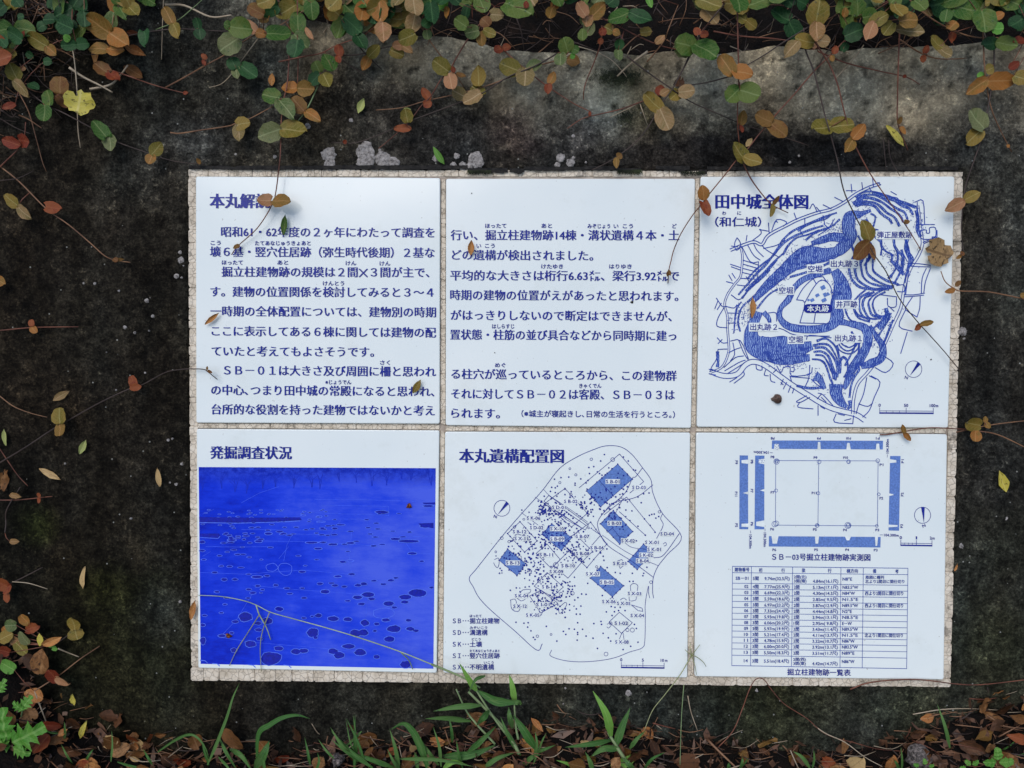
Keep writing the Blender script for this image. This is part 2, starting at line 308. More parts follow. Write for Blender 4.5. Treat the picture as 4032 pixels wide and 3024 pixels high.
LI = [('2', 195, 940, 52), ('2', 180, 1010, 38), ('2', 300, 985, 42), ('2', 305, 1020, 34), ('2', 370, 1010, 32), ('2', 210, 985, 42), ('1', 2045, 960, 44), ('1', 2050, 1025, 34), ('2', 632, 985, 20), ('2', 762, 970, 17), ('2', 740, 1032, 22), ('2', 800, 1032, 24), ('2', 840, 1036, 20), ('2', 880, 995, 46), ('2', 905, 1010, 26),
      ('2', 1408, 980, 25), ('2', 1388, 1027, 17), ('2', 1470, 1013, 24), ('2', 1488, 983, 10), ('2', 1487, 846, 10), ('2', 1565, 1010, 7), ('2', 105, 748, 12), ('2', 283, 934, 9), ('1', 1914, 785, 18), ('1', 1710, 975, 11), ('1', 1467, 961, 9), ('1', 2180, 748, 10), ('1', 1120, 1570, 11), ('1', 1128, 1617, 17), ('L', 1048, 132, 14), ('L', 1074, 38, 17),
      ('L', 872, 278, 12), ('L', 907, 370, 9), ('L', 742, 436, 10), ('L', 800, 468, 8), ('L', 563, 176, 8), ('L', 498, 174, 9), ('L', 352, 420, 8), ('L', 706, 219, 6), ('L', 632, 584, 4), ('L', 862, 706, 6), ('L', 690, 808, 5), ('L', 1080, 1248, 9), ('L', 1046, 1368, 9), ('L', 1010, 1358, 6), ('L', 998, 1106, 8), ('L', 1023, 1098, 6), ('L', 387, 1245, 6), ('L', 778, 1572, 6),
      ('4', 1120, 625, 9), ('4', 813, 107, 6), ('3', 755, 1010, 8), ('3', 812, 970, 7), ('5', 1830, 1193, 18), ('5', 1438, 1163, 6), ('5', 1425, 1259, 5), ('6', 548, 1177, 9), ('R', 484, 1005, 26), ('R', 492, 1052, 7), ('S', 553, 510, 24), ('6', 2115, 100, 20), ('6', 1810, 275, 22), ('L', 885, 456, 5), ('L', 893, 260, 4), ('L', 1079, 140, 6), ('L', 1090, 70, 4)]
for i, (z, x, y, r) in enumerate(LI): blobmesh('lichen_patch', M_lich, z, x, y, r*1.12, .0022, .0007, 100+i, slab, rough_=.15, nseg=26)
# thin crumbling crust of the slab that overhangs the top of the border
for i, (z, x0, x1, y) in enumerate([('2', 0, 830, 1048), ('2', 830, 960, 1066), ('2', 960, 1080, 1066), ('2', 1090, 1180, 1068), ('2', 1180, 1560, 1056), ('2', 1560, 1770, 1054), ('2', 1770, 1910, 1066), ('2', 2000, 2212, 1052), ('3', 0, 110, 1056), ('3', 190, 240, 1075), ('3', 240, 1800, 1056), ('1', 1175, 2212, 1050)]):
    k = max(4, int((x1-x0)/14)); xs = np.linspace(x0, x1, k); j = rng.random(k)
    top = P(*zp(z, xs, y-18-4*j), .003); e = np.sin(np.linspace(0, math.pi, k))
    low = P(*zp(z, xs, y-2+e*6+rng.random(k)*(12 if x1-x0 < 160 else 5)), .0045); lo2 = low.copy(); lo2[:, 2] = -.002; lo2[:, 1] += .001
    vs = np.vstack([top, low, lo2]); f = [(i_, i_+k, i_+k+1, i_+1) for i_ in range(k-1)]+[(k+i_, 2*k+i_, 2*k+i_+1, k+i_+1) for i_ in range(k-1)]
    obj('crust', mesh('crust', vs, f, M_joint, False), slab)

# ------------------------------------------------------------------ the sign
sign = thing('information_sign', 'blue and white six tile sign of castle remains in a beige mortar frame', 'sign')
TQ = [[(770.1, 694), (1733, 700), (772, 1665), (1731, 1669)], [(1755.8, 703), (2737.7, 703), (1754.5, 1675), (2721.4, 1685.7)], [(2759, 695), (3759.5, 694), (2744, 1681.4), (3734, 1684.7)],
      [(773, 1688.8), (1730, 1695), (779.6, 2631), (1719.7, 2650.6)], [(1752, 1699.6), (2718.4, 1703.4), (1744.3, 2650), (2707, 2669)], [(2741.5, 1703.4), (3730.4, 1709.8), (2735, 2664), (3717, 2677)]]
TH = .0060
TL = ['tile with a heading and ten lines of text', 'tile with ten lines of text and no heading', 'tile with the plan of the whole castle hill', 'tile with a blue photograph of the dig', 'tile with the plan of excavated remains', 'tile with a post hole drawing above a table']
tiles = []; TC = []
for q, lab in zip(TQ, TL):
    a_ = np.array(q)/1.82278; c4 = P(a_[:, 0], a_[:, 1], TH)[:, :2][[0, 1, 3, 2]]; TC.append(c4)   # clockwise from top left
    ctr = c4.mean(0); loops = []
    def ring(inset, h, rad):
        o = []
        for i in range(4):
            p = c4[i]; e0 = (c4[i-1]-p); e0 /= np.linalg.norm(e0); e1 = (c4[(i+1) % 4]-p); e1 /= np.linalg.norm(e1)
            for k in range(5):
                s = k/4*math.pi/2; o.append((*(p+(e0+e1)*(inset+rad)-e0*rad*math.sin(math.pi/2-s+0)*1-e1*rad*math.sin(s)), h))
        return o
    def ring2(inset, h, rad):
        o = []
        for i in range(4):
            p = c4[i]; e0 = (c4[i-1]-p); e0 /= np.linalg.norm(e0); e1 = (c4[(i+1) % 4]-p); e1 /= np.linalg.norm(e1)
            for k in range(5):
                s = k/4*math.pi/2                       # from the side next to the previous corner to the next one
                o.append((*(p+(e0+e1)*(inset+rad)-e1*rad*math.cos(s)-e0*rad*math.sin(s)), h))
        return o
    R0 = ring2(0, -.004, .0025); R1 = ring2(0, TH-.0012, .0025); R2 = ring2(.0003, TH-.0004, .0024); R3 = ring2(.0011, TH, .002)
    vs = R0+R1+R2+R3; nn = 20; f = [tuple(range(79, 59, -1))]
    for r_ in range(3): f += [(r_*nn+i, r_*nn+(i+1) % nn, (r_+1)*nn+(i+1) % nn, (r_+1)*nn+i) for i in range(nn)]
    tiles.append(obj('tile', mesh('tile', vs, f, M_tile), sign, label=lab))
# mortar bed, joint and separate mortar pieces
ox = OUT
def quadslab(name, q, h, mat, parent, h0=-.006):
    vs = [(*p, h) for p in q]+[(*p, h0) for p in q]
    return obj(name, mesh(name, vs, [(3, 2, 1, 0), (0, 1, 5, 4), (1, 2, 6, 5), (2, 3, 7, 6), (3, 0, 4, 7)], mat), parent)
cen = ox.mean(0)
quadslab('mortar_bed', [p+(cen-p)/np.linalg.norm(cen-p)*.0012 for p in ox], .0002, M_bed, sign)
quadslab('black_joint', [p-(cen-p)/np.linalg.norm(cen-p)*.0030 for p in ox], -.0022, M_joint, slab, -.007)
def strip(p0, p1, q0, q1, step, hh_=.0016, gap=.00012):
    L = np.linalg.norm(p1-p0); ts = [0]
    while ts[-1] < 1: ts.append(ts[-1]+step*random.uniform(.3, 1.9)/L)
    ts[-1] = 1
    if len(ts) > 2 and ts[-1]-ts[-2] < .3*step/L: ts.pop(-2)
    for s0, s1 in zip(ts[:-1], ts[1:]):
        g_ = gap/L*.5; s0 += g_; s1 -= g_; jit = lambda: random.uniform(-.0003, .0003)
        cs = []
        for (s, w_) in ((s0, 0.0), (s1, 0.0), (s1, 1.), (s0, 1.)):
            a_ = p0+(p1-p0)*s; b2 = q0+(q1-q0)*s; cs.append(a_+(b2-a_)*w_)
        cs = np.array(cs); c0 = cs.mean(0); h = hh_+random.uniform(-.0006, .0006)
        out = []
        for k in range(4):
            for fct in (.88, .12):
                nxt = cs[(k+1) % 4] if fct < .5 else cs[k-1]; out.append(cs[k]+(nxt-cs[k])*.10)
        outb = np.array(out)+np.array([[jit(), jit()] for _ in out]); inn = c0+(outb-c0)*np.array([.965, .94])
        tl = random.uniform(-.0004, .0004)
        vs = [(*p, -.004) for p in outb]+[(*p, h-.0008) for p in outb]+[(*p, h+tl*((p[0]-c0[0])*50)) for p in inn]
        f = [tuple(range(23, 15, -1))]
        for r_ in range(2): f += [(r_*8+i, r_*8+(i+1) % 8, (r_+1)*8+(i+1) % 8, (r_+1)*8+i) for i in range(8)]
        obj('mortar_piece', mesh('mortar_piece', vs, f, M_mort), sign)
lerp = lambda a, b_, s: a+(b_-a)*s
tl_, tr_, br_, bl_ = TC[0][0], TC[2][1], TC[5][2], TC[3][3]
strip(ox[0], ox[1], np.array([ox[0][0], tl_[1]+.0006]), np.array([ox[1][0], tr_[1]+.0006]), .0185)
strip(ox[3], ox[2], np.array([ox[3][0], bl_[1]-.0006]), np.array([ox[2][0], br_[1]-.0006]), .020)
strip(np.array([ox[0][0], tl_[1]]), np.array([ox[3][0], bl_[1]]), np.array([TC[0][0][0]-.0006, tl_[1]]), np.array([TC[3][3][0]-.0006, bl_[1]]), .020)
strip(np.array([ox[1][0], tr_[1]]), np.array([ox[2][0], br_[1]]), np.array([TC[2][1][0]+.0006, tr_[1]]), np.array([TC[5][2][0]+.0006, br_[1]]), .020)
for r_ in (0, 3):
    for c_ in (0, 1):
        t0, t1 = TC[r_+c_], TC[r_+c_+1]; e = np.array([.0008, 0])
        strip(t0[1]+e, t0[2]+e, t1[0]-e, t1[3]-e, .028, .0022)
for c_ in range(3):
    t0, t1 = TC[c_], TC[3+c_]; e = np.array([0, .0008]); strip(t0[3]-e, t0[2]-e, t1[0]+e, t1[1]+e, .026, .0022)

# ------------------------------------------------------------------ print on the tiles
PH = TH+.0002
class Ink:
    def __init__(s, z, lay=0): s.z = z; s.v = []; s.f = []; s.lay = lay
    def poly(s, p, h=None):
        p = np.array(p, float); o = len(s.v)
        q = P(*zp(s.z, p[:, 0], p[:, 1]), PH+s.lay*.00016+random.random()*.00010 if h is None else h); s.v += q.tolist(); s.f.append(tuple(range(o, o+len(p)))[::-1])
    def line(s, p, w=3, close=False):
        p = np.array(p, float)
        if close: p = np.vstack([p, p[:1]])
        for a_, b_ in zip(p[:-1], p[1:]):
            d = b_-a_; L = np.linalg.norm(d)
            if L < 1e-6: continue
            d /= L; nrm = np.array([-d[1], d[0]])*w/2; e = d*w*.25
            s.poly([a_-e+nrm, b_+e+nrm, b_+e-nrm, a_-e-nrm])
    def curve(s, p, w=3, close=False, n_=6): s.line(smooth(p, n_, close), w)
    def dbl(s, p, gap, w=3, wob=0):
        p = smooth(p, 6); d = np.gradient(p, axis=0); d /= np.linalg.norm(d, axis=1)[:, None]+1e-9; nr = np.stack([-d[:, 1], d[:, 0]], 1)
        for k in (-.5, .5): s.line(p+nr*gap*k+(rng.random(p.shape)-.5)*wob, w)
    def dot(s, x, y, r, n_=7, w=None):
        an = np.linspace(0, 2*math.pi, n_, endpoint=False)+random.random(); p = np.stack([x+np.cos(an)*r, y+np.sin(an)*r], 1)
        if w: s.line(p, w, True)
        else: s.poly(p)
    def each(s, name, mat, parent):
        for q in s.f: p = [s.v[i] for i in q]; obj(name, mesh(name, p, [tuple(range(len(p)))], mat), parent)
    def make(s, name, mat, parent):
        if s.v: return obj(name, mesh(name, s.v, s.f, mat), parent, kind='stuff' if len(s.f) > 12 else None)
def smooth(p, n_=6, close=False):
    p = np.array(p, float)
    if close: q = np.vstack([p[-1:], p, p[:2]])
    else: q = np.vstack([2*p[0]-p[1], p, 2*p[-1]-p[-2]])
    o = []
    for i in range(1, len(q)-2):
        for k in range(n_):
            t_ = k/n_; a0, a1, a2, a3 = q[i-1:i+3]
            o.append(.5*(2*a1+(a2-a0)*t_+(2*a0-5*a1+4*a2-a3)*t_**2+(3*a1-a0-3*a2+a3)*t_**3))
    o.append(q[-2]); return np.array(o)
fc = bpy.data.curves.new('lettering', 'FONT'); fc.resolution_u = 2; fo = bpy.data.objects.new('lettering', fc); COL.objects.link(fo)
GC = {}
def glyphs(s, thin):
    if (s, thin) not in GC:
        fc.body = s; fc.offset = 0; bpy.context.view_layer.update()
        mm = bpy.data.meshes.new_from_object(fo.evaluated_get(bpy.context.evaluated_depsgraph_get()))
        v = np.empty(len(mm.vertices)*3); mm.vertices.foreach_get('co', v); GC[(s, thin)] = (v.reshape(-1, 3)[:, :2].copy(), [tuple(p.vertices) for p in mm.polygons]); bpy.data.meshes.remove(mm)
    v, f = GC[(s, thin)]; return v.copy(), f
def text(z, s, x0, x1, y0, em, y1=None, mat=None, parent=None, rot=0, name='text_line', bold=.058, lay=2, rub=(), back=None):
    V = []; F = []
    items = [(s, x0, x1, y0, y0 if y1 is None else y1, em, bold)]+[(r[0], r[1], r[2], r[3], r[3], r[4] if len(r) > 4 else 31, .0) for r in rub]
    for (s_, xa, xb, ya, yb, em_, bd) in items:
        v, f = glyphs(s_, 0 if em_ > 60 and bd else 2 if em_ > 34 else 1); mn, mx = v[:, 0].min(), v[:, 0].max(); cjk = any(ord(c_) > 0x2fff for c_ in s_); yc = .38 if cjk else .35
        sxx = (xb-xa)/(mx-mn)
        big = em_ > 60; st_ = [(-.5, 0), (0, 0), (.5, 0)] if em_ > 60 and bd else [(-.5, -.5), (.5, -.5), (-.5, .5), (.5, .5)]; bw, bh = (bd, 0) if em_ > 60 and bd else (.035, .022) if em_ > 34 else (.040, .030)
        for k, (dx, dy) in enumerate(st_):
            lx = (v[:, 0]-mn)*sxx+dx*bw*em_; ly = -(v[:, 1]-yc)*em_+dy*bh*em_; u = lx/(xb-xa)
            if rot:
                cr_, sr_ = math.cos(rot), math.sin(rot); X = xa+lx*cr_-ly*sr_; Y = ya+lx*sr_+ly*cr_
            else: X = xa+lx; Y = ya+(yb-ya)*u+ly
            o = len(V); q = P(*zp(z, X, Y), PH+lay*.00016+k*.00005); V += q.tolist(); F += [tuple(i+o for i in p) for p in f]
    return obj(name, mesh(name, V, F, mat or M_ink), parent)
t1, t2, t3, t4, t5, t6 = tiles
text('a', '本丸解説', 165, 525, 232, 96, parent=t1, name='heading', bold=.085)
for a_ in [('昭和61・62年度の２ヶ年にわたって調査を', 232, 1522, 418, 423, ()),
           ('壙６基・竪穴住居跡（弥生時代後期）２基な', 165, 1522, 538, 545, [('こう', 168, 228, 485), ('たてあなじゅうきょあと', 436, 772, 487)]),
           ('掘立柱建物跡の規模は２間✕３間が主で、', 235, 1490, 660, 664, [('ほったて', 236, 362, 604), ('あと', 572, 636, 604), ('けん', 985, 1048, 608), ('けん', 1190, 1254, 610)]),
           ('す。建物の位置関係を検討してみると３〜４', 168, 1515, 780, 785, [('けんとう', 847, 975, 730)]),
           ('一時期の全体配置については、建物別の時期', 168, 1530, 898, 905, ()), ('ここに表示してある６棟に関しては建物の配', 175, 1530, 1018, 1028, ()),
           ('ていたと考えてもよさそうです。', 175, 1155, 1140, 1145, ()), ('ＳＢ－０１は大きさ及び周囲に柵と思われ', 248, 1530, 1255, 1265, [('さく', 1193, 1252, 1210)]),
           ('の中心､つまり田中城の常殿になると思われ､', 172, 1520, 1375, 1385, [('※じょうでん', 862, 1018, 1328)]), ('台所的な役割を持った建物ではないかと考え', 175, 1522, 1492, 1500, ())]:
    text('a', a_[0], a_[1], a_[2], a_[3], 68, a_[4], parent=t1, rub=a_[5])
for a_ in [('行い、掘立柱建物跡14棟・溝状遺構４本・土', 85, 1465, 438, 440, [('ほったて', 293, 420, 382), ('あと', 633, 696, 382), ('みぞじょう', 912, 1048, 384), ('い', 1070, 1098, 384), ('こう', 1125, 1186, 384), ('ど', 1425, 1450, 384)]),
           ('どの遺構が検出されました。', 92, 945, 558, 563, [('い', 240, 268, 503), ('こう', 292, 350, 503)]),
           ('平均的な大きさは桁行6.63㍍、梁行3.92㍍で', 82, 1465, 682, 686, [('けたゆき', 632, 763, 628), ('はりゆき', 1043, 1178, 628)]),
           ('時期の建物の位置がえがあったと思われます。', 82, 1460, 800, 808, ()), ('がはっきりしないので断定はできませんが、', 85, 1420, 922, 930, ()),
           ('置状態・柱筋の並び具合などから同時期に建っ', 82, 1448, 1040, 1048, [('はしらすじ', 335, 468, 990)]), ('る柱穴が巡っているところから、この建物群', 88, 1450, 1278, 1290, [('めぐ', 352, 415, 1225)]),
           ('それに対してＳＢ－０２は客殿、ＳＢ－０３は', 88, 1438, 1398, 1405, [('きゃくでん', 862, 995, 1350)]), ('られます。', 88, 380, 1515, 1518, ())]:
    text('b', a_[0], a_[1], a_[2], a_[3], 68, a_[4], parent=t2, rub=a_[5])
text('b', '（※城主が寝起きし､日常の生活を行うところ｡）', 512, 1440, 1518, 44, 1525, parent=t2)

# --- tile 3: plan of the castle hill
text('c', '田中城全体図', 152, 708, 235, 96, 237, parent=t3, name='heading', bold=.085)
text('c', '（和仁城）', 148, 425, 358, 64, parent=t3, rub=[('わ', 190, 213, 305, 26), ('に', 282, 305, 305, 26)])
ln = Ink('c', 1); ha = Ink('c', 0)
def fillcurve(ink, p, w, wob=4):
    p = smooth(p, 5); w_ = np.interp(np.linspace(0, 1, len(p)), np.linspace(0, 1, len(w)), w) if hasattr(w, '__len__') else np.full(len(p), w)
    w_ = w_+(rng.random(len(p))-.5)*wob
    d = np.gradient(p, axis=0); d /= np.linalg.norm(d, axis=1)[:, None]+1e-9; nr = np.stack([-d[:, 1], d[:, 0]], 1)*w_[:, None]/2
    for i in range(len(p)-1): ink.poly([p[i]+nr[i], p[i+1]+nr[i+1], p[i+1]-nr[i+1], p[i]-nr[i]])
    return p+nr, p-nr
def band(p, w, lw=3.4):
    x, y = fillcurve(ha, p, w); ln.line(x, lw); ln.line(y, lw)
    if not hasattr(w, '__len__') or max(w) < 26:
        for i in range(0, len(x), 2): ln.line([x[i], y[i]], 2.4)
# dark moats
band([(1090, 290), (1030, 310), (965, 330), (955, 400), (970, 440), (930, 500), (880, 540), (800, 560), (700, 560), (620, 610), (560, 660), (480, 730), (420, 790), (385, 830)], [14, 30, 75, 80, 70, 75, 60, 85, 110, 90, 70, 60, 45, 20])
band([(940, 460), (860, 450), (790, 470), (730, 490)], [60, 50, 40, 20])
band([(850, 650), (760, 678), (680, 708), (625, 760), (590, 830), (545, 880), (540, 940), (590, 990), (680, 1008), (780, 1006), (850, 985), (885, 930), (880, 860), (915, 800), (905, 720), (870, 650)], [34, 30, 34, 30, 36, 26, 30, 42, 44, 46, 50, 80, 70, 120, 80, 46])
band([(400, 900), (385, 960), (365, 1040), (390, 1100), (470, 1130), (560, 1110), (640, 1130), (735, 1105)], [70, 60, 80, 130, 150, 120, 90, 50])
band([(440, 905), (470, 940), (480, 980)], [30, 26, 14])
band([(430, 1165), (520, 1190), (620, 1185), (720, 1180)], [30, 60, 70, 36])
band([(900, 960), (960, 975), (1050, 1000), (1070, 1060), (1060, 1120), (1020, 1190), (975, 1250), (945, 1330), (930, 1370)], [40, 30, 50, 60, 50, 60, 50, 34, 16])
band([(1085, 985), (1125, 1055), (1160, 1110), (1155, 1180), (1090, 1215), (1030, 1235)], [14, 30, 40, 44, 50, 26])
band([(1130, 1000), (1160, 970), (1190, 930), (1180, 880)], [40, 34, 30, 18])
band([(880, 1340), (880, 1400), (910, 1450), (945, 1480)], [80, 70, 50, 20])
band([(960, 1440), (965, 1470), (950, 1490)], [18, 20, 10])
band([(1040, 225), (1010, 235), (990, 260)], [50, 30, 16])
band([(1220, 600), (1260, 640), (1290, 680)], [16, 30, 16]); band([(1310, 460), (1300, 520), (1320, 580)], [20, 16, 10]); band([(750, 1290), (780, 1310), (810, 1370)], [60, 40, 20])
# terraces
def terr(a_, b_, n_, w=11, lo=0., hi=1.):
    a2, b2 = smooth(a_, 5), smooth(b_, 5); m_ = min(len(a2), len(b2)); a2 = a2[np.linspace(0, len(a2)-1, m_).astype(int)]; b2 = b2[np.linspace(0, len(b2)-1, m_).astype(int)]
    for k in range(n_):
        s = k/(n_-1) if n_ > 1 else .5; c_ = a2+(b2-a2)*s; c_ = c_+(rng.random(2)-.5)*5; i0 = int(random.uniform(0, .12)*m_); i1 = m_-int(random.uniform(0, .12)*m_)
        band(c_[i0:i1:3]+(rng.random(c_[i0:i1:3].shape)-.5)*7, [w*random.uniform(.6, 1.3) for _ in range(5)], 3.2)
terr([(985, 275), (1040, 250), (1110, 262), (1150, 310), (1200, 340), (1235, 385)], [(975, 215), (1060, 175), (1180, 200), (1260, 250), (1330, 290), (1350, 370)], 5, 12)
terr([(330, 720), (400, 640), (500, 560), (580, 470), (680, 420), (800, 380), (885, 330)], [(285, 800), (380, 690), (470, 600), (520, 520), (590, 430), (760, 350), (880, 300)], 2, 10)
terr([(400, 880), (470, 800), (540, 760), (610, 735)], [(330, 860), (400, 790), (500, 700), (560, 640)], 3, 9)
terr([(330, 780), (420, 690), (520, 590), (600, 500)], [(300, 830), (360, 760), (440, 690), (500, 620)], 3, 9)
terr([(620, 600), (700, 520), (820, 470), (900, 400)], [(560, 560), (620, 470), (730, 430), (860, 380)], 2, 8)
terr([(960, 1000), (1000, 1090), (960, 1180), (920, 1260)], [(1060, 1120), (1040, 1180), (1000, 1240), (960, 1300)], 3, 9)
terr([(1180, 720), (1240, 640), (1250, 560), (1220, 480)], [(1290, 730), (1310, 650), (1320, 560), (1300, 470)], 3, 11)
terr([(1100, 1000), (1150, 960), (1200, 880)], [(1140, 1140), (1190, 1040), (1230, 930)], 3, 10)
terr([(960, 480), (990, 560), (960, 620)], [(1060, 480), (1080, 560), (1040, 640)], 3, 10)
terr([(860, 310), (800, 350), (700, 380), (620, 440)], [(900, 340), (840, 390), (760, 420), (690, 470)], 2, 9)
terr([(560, 660), (680, 640), (800, 590), (900, 560)], [(600, 690), (700, 660), (820, 610), (860, 590)], 2, 10)
terr([(950, 620), (965, 690), (1010, 750), (1100, 775), (1190, 765)], [(1105, 560), (1100, 640), (1150, 700), (1240, 735), (1265, 745)], 5, 11)
terr([(1060, 770), (985, 830), (1000, 920), (1050, 955), (1100, 965)], [(1200, 770), (1110, 830), (1115, 900), (1150, 930), (1230, 905)], 5, 10)
terr([(930, 880), (960, 950), (1010, 970)], [(970, 840), (1000, 910), (1060, 950)], 2, 8)
terr([(740, 1085), (830, 1070), (880, 1130), (905, 1200), (900, 1290)], [(720, 1190), (790, 1200), (830, 1260), (850, 1320), (860, 1350)], 6, 10)
terr([(1000, 640), (1040, 590), (1060, 530), (1010, 440)], [(1150, 560), (1160, 500), (1120, 450), (1060, 400)], 3, 9)
terr([(1150, 450), (1160, 520), (1215, 560), (1210, 640)], [(1290, 440), (1310, 520), (1340, 580), (1320, 650)], 3, 11)
terr([(870, 1090), (900, 1135), (960, 1160), (1010, 1120), (1030, 1070)], [(900, 1080), (930, 1105), (960, 1115), (990, 1100), (1000, 1080)], 3, 6)
terr([(1080, 300), (1120, 340), (1100, 400), (1160, 420)], [(1060, 340), (1080, 380), (1060, 420), (1100, 440)], 2, 9)
terr([(900, 1210), (930, 1180), (950, 1260), (905, 1330)], [(960, 1230), (1020, 1240), (980, 1320), (960, 1420)], 2, 10)
terr([(300, 1040), (290, 950), (310, 880), (350, 820)], [(260, 1050), (265, 960), (280, 880), (320, 820)], 2, 7)
terr([(170, 1230), (170, 1180), (165, 1130)], [(150, 1240), (150, 1190), (150, 1130)], 1, 14)
band([(1100, 180), (1190, 215), (1280, 240), (1360, 270)], 16); band([(1365, 290), (1375, 350), (1370, 400), (1390, 450)], 18); band([(640, 1350), (720, 1365), (800, 1360)], 12)
# roads and field edges
ln.dbl([(240, 530), (300, 505), (380, 480), (430, 495), (470, 440), (580, 380), (650, 345), (760, 305), (850, 282), (930, 240), (1000, 190), (1080, 150), (1145, 128)], 15, 5.5)
ln.dbl([(300, 505), (312, 560), (310, 620), (300, 690), (262, 740), (222, 800), (205, 860), (222, 930), (222, 1000), (228, 1080), (228, 1150), (190, 1235), (120, 1270)], 11, 4)
ln.dbl([(115, 1262), (200, 1290), (280, 1280), (330, 1225), (380, 1205), (450, 1228), (550, 1300), (620, 1350), (700, 1400), (780, 1450), (850, 1485), (920, 1505), (1000, 1525), (1052, 1558)], 30, 5)
ln.dbl([(1372, 260), (1382, 330), (1392, 420), (1402, 490), (1378, 560), (1330, 640), (1300, 720), (1285, 800), (1270, 880), (1225, 980), (1190, 1060), (1130, 1190), (1070, 1270), (1010, 1340), (985, 1430), (980, 1520)], 16, 4.5)
